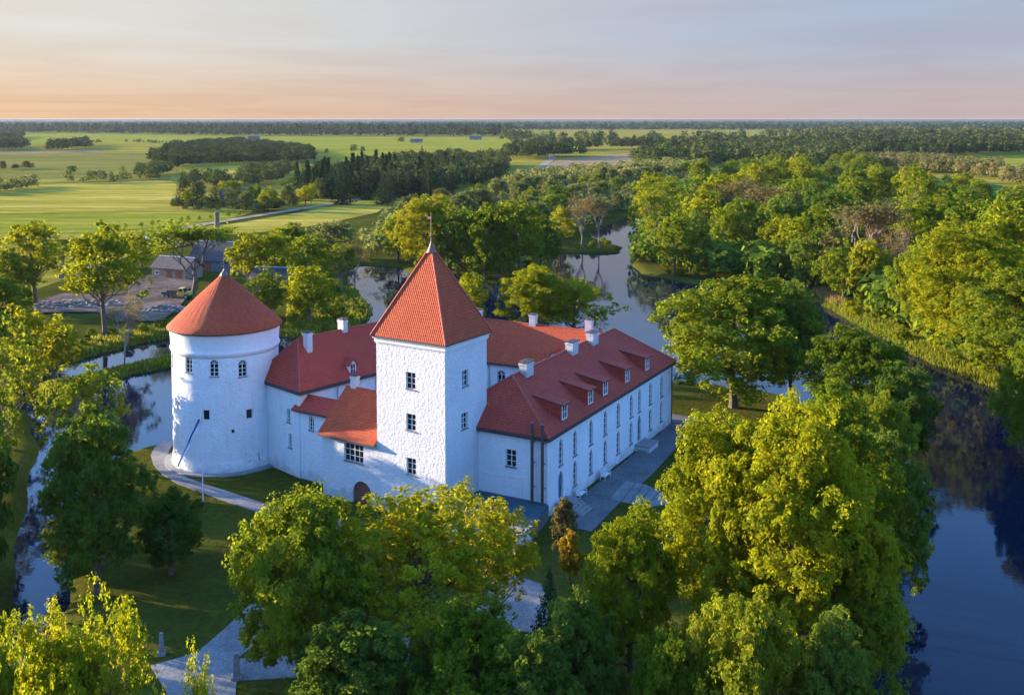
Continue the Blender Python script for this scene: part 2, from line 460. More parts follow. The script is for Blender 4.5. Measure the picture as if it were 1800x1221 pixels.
# ------------------------------------------------------------------ windows
def outline(w, h, kind, n=7):
    hw = w / 2
    if kind == 'rect':
        return [(-hw, 0), (hw, 0), (hw, h), (-hw, h)]
    pts = [(-hw, 0), (hw, 0)]
    if kind == 'round':
        s = h - hw
        pts += [(hw * math.cos(math.pi * i / (2 * n)), s + hw * math.sin(math.pi * i / (2 * n))) for i in range(0, 2 * n + 1)]
    else:                                           # pointed
        s = h - 0.866 * w
        pts += [(-hw + w * math.cos(math.pi / 3 * i / n), s + w * math.sin(math.pi / 3 * i / n)) for i in range(n + 1)]
        pts += [(hw - w * math.cos(math.pi / 3 * i / n), s + w * math.sin(math.pi / 3 * i / n)) for i in range(n - 1, -1, -1)]
    return pts
def shrink(o, d, h):
    cx, cz = 0, h / 2
    out = []
    n = len(o)
    for i in range(n):
        p0, p1, p2 = Vector(o[i - 1]), Vector(o[i]), Vector(o[(i + 1) % n])
        e1, e2 = (p1 - p0), (p2 - p1)
        e1 = e1.normalized() if e1.length > 1e-6 else e2.normalized()
        e2 = e2.normalized() if e2.length > 1e-6 else e1
        nn = Vector((-(e1.y + e2.y), e1.x + e2.x))
        nn = nn.normalized() if nn.length > 1e-6 else Vector((-e1.y, e1.x))
        k = d / max(0.5, nn.dot(Vector((-e1.y, e1.x))))
        out.append((p1.x + nn.x * k, p1.y + nn.y * k))
    return out
_wm = {}
def window_meshes(w, h, kind, cols, rows, fw=0.07):
    key = (w, h, kind, cols, rows)
    if key in _wm: return _wm[key]
    o = outline(w, h, kind); i_ = shrink(o, fw, h); n = len(o)
    fr = MB()
    for y0, y1 in ((0.16, 0.24),):
        v = [(x, y0, z) for x, z in o] + [(x, y0, z) for x, z in i_] + [(x, y1, z) for x, z in i_]
        fr.add(v, [(k, (k + 1) % n, n + (k + 1) % n, n + k) for k in range(n)] + [(n + k, n + (k + 1) % n, 2 * n + (k + 1) % n, 2 * n + k) for k in range(n)])
    top = h if kind == 'rect' else (h - w / 2 if kind == 'round' else h - 0.866 * w)
    b = 0.028
    for c in range(1, cols):
        x = -w / 2 + w * c / cols
        th = b * (1.6 if cols % 2 == 0 and c == cols // 2 else 1)
        fr.box(x - th, x + th, 0.17, 0.23, fw * 0.6, (h - fw * 0.6) if kind == 'rect' else (h - 0.06 - (w * 0.12 if kind != 'rect' else 0)))
    nr = rows if kind == 'rect' else rows - 1
    for r in range(1, nr + (0 if kind == 'rect' else 1)):
        z = top * r / (nr if kind != 'rect' else rows)
        fr.box(-w / 2 + fw * 0.6, w / 2 - fw * 0.6, 0.172, 0.228, z - b, z + b)
    if kind == 'round':
        for sgn in (-1, 1):
            fr.tube([(0, 0.2, top), (sgn * w * 0.33, 0.2, top + w * 0.33)], 0.025, 4)
    me_f = fr.mesh('window_frame', M['frame'])
    g = MB(); g.add([(x, 0.205, z) for x, z in o], [tuple(range(n))])
    me_g = g.mesh('window_pane', M['glass'])
    s = MB(); s.box(-w / 2 - 0.1, w / 2 + 0.1, -0.10, 0.17, -0.09, 0.0)
    me_s = s.mesh('window_sill', M['stone'])
    _wm[key] = (me_f, me_g, me_s)
    return _wm[key]
class Facade:
    """collects openings on the walls of one building; windows are parts of it, frame, pane and sill its pieces"""
    def __init__(s, parent): s.p, s.c = parent, MB()
    def opening(s, loc, rz, w, h, kind, depth=0.34, out=0.5):
        o = outline(w, h, kind); n = len(o)
        m = Matrix.Translation(loc) @ Matrix.Rotation(rz, 4, 'Z')
        v = [m @ Vector((x, -out, z)) for x, z in o] + [m @ Vector((x, depth, z)) for x, z in o]
        s.c.add(v, [tuple(range(n)), tuple(range(n, 2 * n))[::-1]] + [((i + 1) % n, i, n + i, n + (i + 1) % n) for i in range(n)])
    def window(s, loc, rz, w, h, kind='rect', cols=2, rows=3, sill=True, label=None):
        s.opening(loc, rz, w, h, kind)
        f, g, si = window_meshes(w, h, kind, cols, rows)
        wnd = link('window', f, s.p, loc, rz)
        link('pane', g, wnd)
        if sill: link('sill', si, wnd)
        if label: wnd['label'] = label
        return wnd
    def door(s, loc, rz, w, h, kind, mat, label=None):
        s.opening(loc, rz, w, h, kind, 0.4)
        d = MB(); d.extr_y(outline(w, h, kind), 0.22, 0.36)
        n = 4
        for k in range(1, n): d.box(-w / 2 + w * k / n - 0.015, -w / 2 + w * k / n + 0.015, 0.205, 0.23, 0.05, h * 0.7)
        o = d.build('door', mat, s.p, loc, rz)
        MB().box(w * 0.28, w * 0.34, 0.13, 0.215, 1.0, 1.2).build('handle', M['iron'], o)
        if label: o['label'] = label
        return o
    def apply(s, wall): cut(wall, s.c)

# ------------------------------------------------------------------ roofs
def roof(parent, faces, mat, thick=0.2, name='roof', fascia=None):
    me = bpy.data.meshes.new(name)
    vs, fs, mi, uvs = [], [], [], []
    key = lambda p: tuple(round(c, 3) for c in p)
    edges = {}
    for f in faces:
        for i in range(len(f)):
            a, b = key(f[i]), key(f[(i + 1) % len(f)])
            edges[(a, b)] = (f[i], f[(i + 1) % len(f)])
    def uvset(f):
        p = [Vector(q) for q in f]
        nrm = Vector((0, 0, 0))
        for i in range(len(p)):
            a, b = p[i], p[(i + 1) % len(p)]
            nrm += a.cross(b)
        nrm.normalize()
        dn = Vector((0, 0, 1)) - nrm * nrm.z
        dn = dn.normalized() if dn.length > 1e-5 else Vector((0, 1, 0))
        ax = dn.cross(nrm)
        return [(q.dot(ax), q.dot(dn)) for q in p]
    def addf(f, m, uv=None):
        k = len(vs); vs.extend(tuple(q) for q in f); fs.append(tuple(range(k, k + len(f)))); mi.append(m)
        uvs.extend(uv or [(0, 0)] * len(f))
    dz = Vector((0, 0, -thick))
    for f in faces:
        addf(f, 0, uvset(f))
        addf([Vector(q) + dz for q in reversed(f)], 1)
    for (a, b), (pa, pb) in edges.items():
        if (b, a) in edges: continue
        addf([Vector(pa) + dz, Vector(pb) + dz, Vector(pb), Vector(pa)], 1)
    me.from_pydata(vs, [], fs)
    me.materials.append(mat); me.materials.append(fascia or M['fascia'])
    me.polygons.foreach_set('material_index', mi)
    ul = me.uv_layers.new(name='UVMap')
    ul.data.foreach_set('uv', [c for q in uvs for c in q])
    me.update()
    return link(name, me, parent)
def caps(roof_ob, lines, mat, r=0.13):
    for a, b in lines:
        MB().tube([a, b], r * 0.8, 8).build('ridge_cap', M['zinc'] if mat is M['zinc'] else M['ridge'], roof_ob)
def hip_roof(parent, x0, x1, y0, y1, ze, zr, h0, h1, mat, ov=0.45):
    """ridge along y; h0/h1 = plan depth of the hip at the near/far end (0 = gable)"""
    sl = (zr - ze) / ((x1 - x0) / 2)
    X0, X1 = x0 - ov, x1 + ov
    Y0, Y1 = y0 - ov, y1 + ov
    z = ze - ov * sl * 0.75
    xm = (x0 + x1) / 2
    A, B, C, D = (X0, Y0, z), (X1, Y0, z), (X1, Y1, z), (X0, Y1, z)
    P, Q = (xm, y0 + h0 if h0 else Y0, zr), (xm, y1 - h1 if h1 else Y1, zr)
    fs = [[B, C, Q, P], [D, A, P, Q]]
    lines = [(P, Q)]
    if h0: fs.append([A, B, P]); lines += [(A, P), (B, P)]
    if h1: fs.append([C, D, Q]); lines += [(C, Q), (D, Q)]
    ro = roof(parent, fs, mat, 0.24)
    caps(ro, lines, mat)
    return ro
def chimney(parent, x, y, z0, z1, wx, wy, mat='chimney_plaster', rz=0.0):
    c = MB().box(-wx / 2, wx / 2, -wy / 2, wy / 2, 0, z1 - z0)
    c.box(-wx / 2 - 0.06, wx / 2 + 0.06, -wy / 2 - 0.06, wy / 2 + 0.06, z1 - z0 - 0.28, z1 - z0 - 0.12)
    o = c.build('chimney', M[mat], parent, (x, y, z0), rz)
    cap = MB().box(-wx / 2 - 0.10, wx / 2 + 0.10, -wy / 2 - 0.10, wy / 2 + 0.10, z1 - z0, z1 - z0 + 0.09)
    nfl = 2 if max(wx, wy) > 1.1 else 1
    for i in range(nfl):
        t = (i + 0.5) / nfl - 0.5
        dx, dy = (t * wx, 0) if wx >= wy else (0, t * wy)
        cap.box(dx - 0.13, dx + 0.13, dy - 0.13, dy + 0.13, z1 - z0 + 0.09, z1 - z0 + 0.2)
    cap.build('chimney_cap', M['fascia'], o)
    return o
# ------------------------------------------------------------------ castle survey frame
CO = (-6.594, 99.239)                 # foot of the square tower's front right corner
CR = R(-32.0)                          # castle x runs along the front, y runs back
_c, _s = math.cos(CR), math.sin(CR)
def castle(a, b, z=0.0): return (CO[0] + a * _c - b * _s, CO[1] + a * _s + b * _c, z)
def to_castle(x, y):
    dx, dy = x - CO[0], y - CO[1]
    return dx * _c + dy * _s, -dx * _s + dy * _c

# ------------------------------------------------------------------ terrain with moat and river
SHORE = [(-160, 1330), (0, 1180), (40, 1060), (42, 950), (58, 850), (76, 770), (64, 725), (40, 700), (36, 662), (60, 645), (120, 630),
         (190, 611), (250, 597), (305, 588), (400, 578), (480, 586), (560, 592), (620, 578), (650, 557), (656, 538), (636, 515), (618, 495),
         (614, 470), (640, 462), (700, 466), (712, 476), (760, 486), (830, 493), (880, 495), (930, 491), (962, 479), (974, 456), (972, 443),
         (1000, 440), (1050, 443), (1094, 441), (1098, 432), (1062, 421), (1036, 411), (1052, 399), (1084, 388), (1112, 380), (1150, 376), (1160, 383), (1118, 398),
         (1102, 440), (1104, 459), (1120, 476), (1200, 492), (1300, 510), (1440, 527), (1500, 560), (1600, 614), (1700, 657), (1800, 693),
         (1860, 740), (1850, 860), (1880, 960), (1960, 1100), (2060, 1330)]
ISLE = [(305, 765), (230, 780), (165, 815), (118, 870), (102, 950), (108, 1050), (64, 1130), (-60, 1260), (-130, 1320), (1470, 1320), (1490, 1230), (1545, 1100),
        (1600, 960), (1620, 860), (1570, 780), (1480, 722), (1400, 692), (1330, 677), (1250, 668), (1185, 661), (1100, 632), (1010, 598),
        (900, 575), (800, 572), (700, 584), (600, 612), (500, 645), (420, 680), (360, 720)]
SPIT = [(58, 668), (100, 662), (170, 648), (240, 632), (305, 618), (385, 604), (390, 614), (305, 637), (230, 653), (150, 681), (72, 706), (56, 690)]
RINGS = [np.array([ground(*p) for p in ring]) for ring in (SHORE, ISLE, SPIT)]
def poly_sd(px, py, ring):
    inside = np.zeros(px.shape, bool); d2 = np.full(px.shape, 1e12)
    n = len(ring)
    for i in range(n):
        (x0, y0), (x1, y1) = ring[i], ring[(i + 1) % n]
        ex, ey = x1 - x0, y1 - y0
        t = np.clip(((px - x0) * ex + (py - y0) * ey) / (ex * ex + ey * ey + 1e-12), 0, 1)
        d2 = np.minimum(d2, (px - x0 - t * ex) ** 2 + (py - y0 - t * ey) ** 2)
        if abs(ey) > 1e-9:
            c = ((y0 > py) != (y1 > py)) & (px < ex * (py - y0) / ey + x0)
            inside ^= c
    d = np.sqrt(d2)
    return np.where(inside, d, -d)
def wiggle(x, y):
    return (np.sin(x * 0.31 + 1.3 * np.sin(y * 0.17)) + np.sin(y * 0.43 + 1.1 * np.sin(x * 0.23)) + 0.6 * np.sin(x * 1.1 + y * 0.9)) * 0.33
def land_distance(x, y):
    x = np.asarray(x, float); y = np.asarray(y, float)
    so, si, ss = (poly_sd(x, y, r) for r in RINGS)
    return np.maximum(-so, np.maximum(si, ss)) + 0.6 * wiggle(x, y)
def land_z(x, y):
    x = np.asarray(x, float); y = np.asarray(y, float)
    d = land_distance(x, y)
    t = np.clip((d + 1.8) / 4.2, 0, 1)
    z = -1.9 + 1.9 * t * t * (3 - 2 * t)
    edge = np.clip((d - 1.5) / 6.0, 0, 1)
    z = z + 0.05 * edge * wiggle(x * 0.8, y * 0.8)
    a, b = to_castle(x, y)                                     # the forecourt before the gate lies lower
    k = np.clip((a + 19.0) / 2.0, 0, 1) * np.clip((2.0 - a) / 2.0, 0, 1) * np.clip((1.2 - b) / 2.2, 0, 1) * np.clip((b + 9) / 5.0, 0, 1)
    return z - 0.5 * k
def land_h(x, y): return float(land_z(np.array([x]), np.array([y]))[0])

GX0, GX1, GY0, GY1, GS = -112.0, 124.0, 46.0, 452.0, 1.18
nx, ny = int((GX1 - GX0) / GS) + 1, int((GY1 - GY0) / GS) + 1
gx = np.linspace(GX0, GX1, nx); gy = np.linspace(GY0, GY1, ny)
XX, YY = np.meshgrid(gx, gy)
ZZ = land_z(XX, YY)
border = np.zeros_like(ZZ, bool); border[0, :] = border[-1, :] = True; border[:, 0] = border[:, -1] = True
ZZ[border] = 0.0
def grid_mesh(name, X, Y, Z, mat):
    r, c = X.shape
    me = bpy.data.meshes.new(name)
    co = np.stack([X, Y, Z], -1).reshape(-1, 3).astype(np.float32)
    i = np.arange(r * c).reshape(r, c)
    q = np.stack([i[:-1, :-1], i[:-1, 1:], i[1:, 1:], i[1:, :-1]], -1).reshape(-1, 4).astype(np.int32)
    me.vertices.add(len(co)); me.vertices.foreach_set('co', co.ravel())
    me.loops.add(q.size); me.loops.foreach_set('vertex_index', q.ravel())
    me.polygons.add(len(q)); me.polygons.foreach_set('loop_start', np.arange(0, q.size, 4, dtype=np.int32))
    me.polygons.foreach_set('use_smooth', np.ones(len(q), bool))
    me.materials.append(mat)
    me.update(calc_edges=True)
    return me
tag(link('ground', grid_mesh('ground', XX, YY, ZZ, M['grass'])), 'mown grass ground and sloping banks around the moat', kind='structure')
# the plain out to the horizon, one frame of four quads about the modelled ground
FAR = 45000.0
tag(MB().add([(GX0, GY0, 0), (GX1, GY0, 0), (GX1, GY1, 0), (GX0, GY1, 0), (-FAR, -FAR, 0), (FAR, -FAR, 0), (FAR, FAR, 0), (-FAR, FAR, 0)],
             [(4, 5, 1, 0), (5, 6, 2, 1), (6, 7, 3, 2), (7, 4, 0, 3)]).build('terrain', M['meadow']), 'wide flat meadow plain reaching to the horizon', kind='structure')
tag(MB().add([(GX0, GY0, -0.7), (GX1, GY0, -0.7), (GX1, GY1, -0.7), (GX0, GY1, -0.7)], [(0, 1, 2, 3)]).build('water', M['water']),
    'still dark blue water of the moat and river', kind='structure')

# fields, tracks and yards, laid as sheets one above the other
_lift = [0.03]
def sheet(name, pts, mat, label, z=None, px=True):
    if z is None: _lift[0] += 0.012; z = _lift[0]
    q = [ground(*p) for p in pts] if px else pts
    m = MB(); m.add([(x, y, z) for x, y in q], [tuple(range(len(q)))])
    o = m.build(name, mat)
    bm = bmesh.new(); bm.from_mesh(o.data); bmesh.ops.triangulate(bm, faces=bm.faces); bm.normal_update()
    for f in bm.faces:
        if f.normal.z < 0: f.normal_flip()
    bm.to_mesh(o.data); bm.free()
    return tag(o, label, kind='structure')
sheet('field', [(-400, 330), (60, 324), (300, 317), (330, 340), (305, 362), (200, 371), (-400, 384)], M['dry_field'], 'pale yellow meadow in the sun on the left')
sheet('field', [(-400, 388), (200, 374), (420, 371), (412, 384), (245, 403), (120, 410), (-400, 426)], M['green_field'], 'bright green meadow with young saplings beside the white track')
sheet('field', [(250, 414), (420, 392), (640, 354), (705, 346), (662, 374), (560, 396), (430, 412)], M['dry_field'], 'dry yellow meadow on the castle side of the white track')
sheet('field', [(-400, 276), (255, 269), (278, 300), (205, 313), (-400, 322)], M['olive_field'], 'dull olive fallow field on the left')
sheet('field', [(-400, 267.5), (168, 265), (192, 268.6), (-400, 274)], M['bare_field'], 'thin strip of pinkish bare soil on the left')
sheet('field', [(-400, 231), (300, 235), (560, 240), (905, 245), (885, 262), (560, 263), (250, 251), (-400, 257)], M['green_field'], 'broad light green field below the horizon forest')
sheet('field', [(556, 265), (872, 264), (800, 292), (618, 287)], M['green_field'], 'green pasture in the middle distance')
sheet('field', [(300, 287), (520, 284), (512, 301), (322, 308)], M['dry_field'], 'yellow strip field between copses')
sheet('field', [(60, 324.5), (275, 302), (300, 310), (300, 316)], M['olive_field'], 'olive fallow wedge beyond the yellow meadow')
sheet('field', [(930, 297), (985, 281), (1110, 269), (1122, 286), (1085, 293), (945, 300)], M['bare_field'], 'pale bare field beside a lane in the middle distance')
sheet('field', [(1505, 307), (1520, 302), (1640, 312), (1765, 327), (1748, 372), (1690, 352), (1600, 332)], M['deep_field'], 'deep green field behind the wood on the right')
sheet('field', [(1630, 276), (1700, 272), (2100, 266), (2100, 300), (1740, 296)], M['green_field'], 'bright green field beyond the row of pale willows')
sheet('field', [(1216, 257), (1380, 245), (1392, 252), (1238, 262)], M['green_field'], 'light green clearing in the far woods')
sheet('field', [(1530, 226), (1690, 228.5), (1702, 234), (1540, 231)], M['bare_field'], 'far pale field near the horizon on the right')
sheet('field', [(1600, 234), (1700, 236), (1702, 240), (1612, 240)], M['green_field'], 'far green field below the pale one')
def ribbon(name, pts, w, mat, label, z=None):
    if z is None: _lift[0] += 0.012; z = _lift[0]
    q = [Vector((*ground(*p), z)) for p in pts]
    m = MB(); vv, ff = [], []
    for i, p in enumerate(q):
        t = (q[min(i + 1, len(q) - 1)] - q[max(i - 1, 0)]).normalized(); n = Vector((-t.y, t.x, 0)) * w / 2
        vv += [p + n, p - n]
        if i: ff.append((2 * i - 2, 2 * i - 1, 2 * i + 1, 2 * i))
    m.add(vv, ff)
    return tag(m.build(name, mat), label, kind='structure')
ribbon('road', [(150, 424), (245, 411), (330, 400), (420, 385), (520, 369), (600, 356), (645, 348)], 5.0, M['track'], 'white gravel track crossing the meadows')
ribbon('road', [(938, 300), (955, 290), (972, 279), (968, 272)], 7.0, M['track'], 'pale lane leading to the far farmstead')
ribbon('field', [(-400, 263.5), (100, 262), (200, 261)], 40, M['dry_field'], 'thin yellow strip in the far left field')
sheet('yard', [(222, 492), (300, 478), (345, 478), (340, 508), (290, 517), (225, 513)], M['yard'], 'pale gravel yard before the barn')
sheet('yard', [(30, 540), (110, 517), (175, 520), (230, 512), (300, 515), (330, 522), (310, 548), (280, 566), (205, 568), (170, 550), (60, 552)], M['yard'], 'rutted dirt yard with rubble')
sheet('field', [(215, 420), (330, 413), (345, 428), (290, 440), (232, 432)], M['soil'], 'dark ploughed garden plot behind the barn')

# ------------------------------------------------------------------ paths on the castle island
def slab(name, pts, mat, label, z0=0.05, z1=None, smooth=0):
    q = [ground(*p) for p in pts]
    m = MB().prism(q, -0.12, z0)
    o = m.build(name, mat)
    bm = bmesh.new(); bm.from_mesh(o.data); bmesh.ops.recalc_face_normals(bm, faces=bm.faces); bmesh.ops.triangulate(bm, faces=bm.faces); bm.to_mesh(o.data); bm.free()
    return tag(o, label, kind='structure')
slab('path', [(500, 893), (455, 882), (405, 865), (360, 851), (325, 838), (302, 824), (294, 808), (298, 790), (308, 774), (288, 774), (272, 786), (265, 800),
              (270, 818), (285, 834), (312, 850), (350, 864), (400, 882), (450, 899), (478, 907), (520, 915), (560, 925), (600, 930), (600, 915), (545, 903)], M['paving'],
     'pale gravel path curving around the foot of the round tower', 0.06)
slab('path', [(480, 1060), (515, 1070), (455, 1128), (420, 1155), (412, 1240), (330, 1240), (300, 1230), (265, 1170), (345, 1148), (395, 1105), (440, 1062)], M['paving'],
     'wide pale gravel path in the shaded lawn', 0.055)
slab('path', [(421, 1158), (520, 1152), (534, 1166), (650, 1135), (720, 1120), (720, 1165), (640, 1172), (534, 1190), (421, 1196)], M['paving'],
     'side arm of the gravel path running right from the pillar', 0.065)
slab('path', [(870, 1010), (895, 1008), (950, 1026), (966, 1055), (962, 1100), (930, 1112), (880, 1100), (800, 1140), (760, 1130), (850, 1060)], M['paving'],
     'pale gravel forecourt seen between the tree crowns', 0.05)
slab('path', [(1000, 925), (1040, 934), (1085, 887), (1150, 830), (1235, 735), (1180, 728), (1175, 748), (1115, 797), (1065, 838), (1010, 882), (990, 905)], M['asphalt'],
     'grey paved walk along the long right wing', 0.05)
slab('path', [(1098, 846), (1135, 852), (1165, 866), (1178, 885), (1135, 892), (1105, 884), (1072, 878)], M['paving'], 'pale paved crossing with dark strips beside the lawn', 0.07)
ps = [((1118, 849), (1092, 882)), ((1131, 852), (1107, 886)), ((1145, 857), (1121, 890)), ((1159, 864), (1137, 892))]
for (p, q) in ps:
    a, b = Vector((*ground(*p), 0.085)), Vector((*ground(*q), 0.085))
    n = Vector((-(b - a).y, (b - a).x, 0)).normalized() * 0.09
    tag(MB().add([a - n, b - n, b + n, a + n], [(0, 1, 2, 3)]).build('pavement_strip', M['slab_line']), 'dark slate strips set across the pale crossing', kind='structure')
# ================================================================== the castle
FR, RI = 0.0, R(90)       # window turned to the front (-y) / to the right (+x)

# ---- square gate tower
t = empty('gate_tower', (CO[0], CO[1], 0), CR, 'tall square white tower with steep red pyramid roof and weather vane', 'tower')
wall = MB().prism([(-8.67, 0), (0, 0), (0, 7.44), (-8.67, 7.44)], -2.2, 17.25).build('wall', M['plaster_rough'], t)
fa = Facade(t)
for z in (12.85, 8.60, 4.05): fa.window((-4.26, 0, z), FR, 1.2, 1.72, 'rect', 2, 3)
for b, z in ((3.52, 12.98), (3.36, 8.62)): fa.window((0, b, z), RI, 1.1, 1.66, 'rect', 2, 3)
fa.opening((-7.0, 0, 0.1), FR, 0.45, 0.7, 'rect', 0.3)
fa.apply(wall)
c = MB()
for o_, z0, z1 in ((0.05, 17.05, 17.22), (0.16, 17.22, 17.62), (0.28, 17.62, 17.95)):
    c.prism([(-8.67 - o_, -o_), (o_, -o_), (o_, 7.44 + o_), (-8.67 - o_, 7.44 + o_)], z0, z1)
c.build('cornice', M['plaster_soft'], t)
ov = 0.40
A, B, C, D, P = (-8.67 - ov, -ov, 17.9), (ov, -ov, 17.9), (ov, 7.44 + ov, 17.9), (-8.67 - ov, 7.44 + ov, 17.9), (-4.33, 3.72, 27.0)
ro = roof(t, [[A, B, P], [B, C, P], [C, D, P], [D, A, P]], M['tile_lit'], 0.14)
caps(ro, [(A, P), (B, P), (C, P), (D, P)], M['tile_lit'], 0.15)
MB().lathe([(0.55, 26.3), (0.42, 26.55), (0.2, 27.0), (0.07, 27.5)], 16, 0, -4.33, 3.72).build('roof_cap', M['iron'], ro)
v = MB(); v.tube([(-4.33, 3.72, 27.3), (-4.33, 3.72, 30.4)], [0.06, 0.04], 6)
for z, r_ in ((28.0, 0.16), (28.5, 0.10)): v.lathe([(0.02, z - r_), (r_ * 0.8, z - r_ * 0.6), (r_, z), (r_ * 0.8, z + r_ * 0.6), (0.02, z + r_)], 10, 0, -4.33, 3.72)
v.build('finial', M['iron'], t)
f_ = MB()
f_.extr_y([(-4.95, 29.7), (-4.38, 29.7), (-4.38, 30.0), (-4.95, 30.0), (-4.8, 29.85)], 3.70, 3.74)
f_.build('weather_vane', M['iron'], t)

# ---- gatehouse beside the tower
t = empty('gatehouse', castle(-8.67, 0, 0), CR, 'low white gatehouse with sunlit orange tiled roof and arched gateway', 'building')
W0 = -7.55
wall = MB().prism([(W0, 0), (0, 0), (0, 8.6), (W0, 8.6)], -2.2, 6.65).build('wall', M['plaster_rough'], t)
fa = Facade(t)
wd = fa.window((-3.18, 0, 3.98), FR, 2.62, 1.95, 'rect', 4, 3)
fa.door((-2.1, 0, -0.5), FR, 2.5, 2.6, 'round', M['gate'], 'brown arched gate door')
fa.apply(wall)
g = MB()
for x in (W0,): g.add([(x, 0, 6.65), (x, 8.6, 6.65), (x, 4.3, 10.35), (x + 0.3, 0, 6.65), (x + 0.3, 8.6, 6.65), (x + 0.3, 4.3, 10.35)],
                      [(0, 2, 1), (3, 4, 5), (0, 3, 5, 2), (1, 2, 5, 4)])
g.build('gable', M['plaster'], t)
sl = (10.55 - 6.72) / 4.3
e0, e1 = (W0 - 0.35), -0.02
A, B = (e0, -0.5, 6.72 - 0.5 * sl * 0.7), (e1, -0.5, 6.72 - 0.5 * sl * 0.7)
P, Q = (e0, 4.3, 10.55), (e1, 4.3, 10.55)
C, D = (e1, 9.0, 6.4), (e0, 9.0, 6.4)
ro = roof(t, [[A, B, Q, P], [C, D, P, Q]], M['tile_lit'], 0.2)
caps(ro, [(P, Q)], M['tile_lit'], 0.12)
chimney(t, W0 + 0.75, 4.5, 9.3, 11.8, 0.75, 0.7)
MB().box(W0, 0, -0.06, -0.003, 6.2, 6.62).build('cornice', M['plaster_soft'], t)

# ---- round tower
RC = (-33.75, 119.1)
t = empty('round_tower', (*RC, 0), 0, 'round white tower with red conical tiled roof', 'tower')
rw = MB().lathe([(6.35, -2.2), (6.3, 0.2), (6.12, 1.5), (6.06, 13.2)], 160).build('wall', M['plaster'], t)
fa = Facade(t)
def on_round(deg, z, r=6.06):
    th = R(deg); return (r * math.cos(th), r * math.sin(th), z), th + R(90)
for deg, z in ((-116, 11.5), (-86.5, 11.2), (-56.7, 10.95)):
    l, rz = on_round(deg, z); fa.window(l, rz, 0.98, 1.9, 'round', 2, 4)
l, rz = on_round(-151, 11.6); fa.window(l, rz, 0.98, 1.9, 'round', 2, 4)
for deg, z, w, h in ((-96, 6.2, 0.80, 1.2), (-50, 5.95, 0.80, 1.15), (-68.4, 4.55, 0.42, 0.5), (-137, 6.75, 0.6, 1.1)):
    l, rz = on_round(deg, z, 6.08); fa.window(l, rz, w, h, 'rect', 1, 1, False)
l, rz = on_round(-40, 0.9, 6.15); fa.opening(l, rz, 0.22, 0.9, 'rect', 0.3)
l, rz = on_round(-52, 1.0, 6.15); fa.opening(l, rz, 0.5, 0.25, 'rect', 0.2)
fa.apply(rw)
MB().lathe([(6.0, 13.15), (6.08, 13.2), (6.20, 13.5), (6.27, 13.68), (6.20, 13.85), (6.14, 13.98), (6.18, 14.9), (6.26, 15.6), (6.32, 16.05), (6.1, 16.1)], 128).build('parapet_band', M['plaster_soft'], t, smooth=True)
prof = [(6.58, 16.0), (6.0, 16.58), (3.0, 19.45), (0.35, 21.85)]
me_v, me_f, uv = [], [], []
NS = 128
cone = bpy.data.meshes.new('roof')
for r_, z in prof:
    for j in range(NS): me_v.append((r_ * math.cos(2 * math.pi * j / NS), r_ * math.sin(2 * math.pi * j / NS), z))
for i in range(len(prof) - 1):
    for j in range(NS):
        me_f.append((i * NS + j, i * NS + (j + 1) % NS, (i + 1) * NS + (j + 1) % NS, (i + 1) * NS + j))
        s0, s1 = [math.hypot(6.58 - prof[k][0], prof[k][1] - 16.0) for k in (i, i + 1)]
        u0, u1 = [x * 2 * math.pi * 6.4 / NS for x in (j, j + 1)]
        uv += [(u0, s0), (u1, s0), (u1, s1), (u0, s1)]
k = len(me_v)
for j in range(NS): me_v.append((6.55 * math.cos(2 * math.pi * j / NS), 6.55 * math.sin(2 * math.pi * j / NS), 15.86))
for j in range(NS): me_f.append((k + j, k + (j + 1) % NS, (j + 1) % NS, j)); uv += [(0, 0)] * 4
me_f.append(tuple(range(k, k + NS))[::-1]); uv += [(0, 0)] * NS
cone.from_pydata(me_v, [], me_f); cone.materials.append(M['tile_lit']); cone.materials.append(M['fascia'])
cone.polygons.foreach_set('material_index', [0] * (NS * (len(prof) - 1)) + [1] * (NS + 1))
cone.uv_layers.new(name='UVMap').data.foreach_set('uv', [c_ for q in uv for c_ in q])
cone.polygons.foreach_set('use_smooth', [True] * (NS * (len(prof) - 1)) + [False] * (NS + 1))
cone.update()
ro = link('roof', cone, t)
MB().lathe([(0.52, 21.7), (0.42, 21.95), (0.16, 22.25), (0.05, 22.5)], 16).build('roof_cap', M['iron'], ro)
v = MB().tube([(0, 0, 22.3), (0, 0, 24.1)], [0.05, 0.035], 6)
v.lathe([(0.02, 23.3), (0.1, 23.36), (0.13, 23.45), (0.1, 23.54), (0.02, 23.6)], 8)
v.build('finial', M['iron'], t)
MB().lathe([(7.15, -0.4), (7.15, 0.16), (6.2, 0.20)], 96).build('plinth', M['stone'], t)

# ---- curtain wall between round tower and gatehouse
t = empty('curtain_wall', castle(-16.22, 1.65, 0), CR, 'plain white wall between the round tower and the gatehouse', 'wall')
wall = MB().prism([(-5.2, 0), (0, 0), (0, 1.6), (-5.2, 1.6)], -2.2, 8.0).build('masonry', M['plaster'], t)
fa = Facade(t); fa.window((-3.12, 0, 5.72), FR, 0.72, 1.62, 'round', 2, 4); fa.apply(wall)
A, B, C, D = (-5.75, -0.45, 7.85), (0.0, -0.45, 7.85), (0.0, 2.6, 7.7), (-5.4, 2.6, 7.7)
P, Q = (-5.2, 1.15, 9.25), (0.0, 1.15, 9.25)
ro = roof(t, [[A, B, Q, P], [C, D, P, Q], [D, A, P]], M['tile'], 0.22)
caps(ro, [(P, Q)], M['tile'], 0.1)

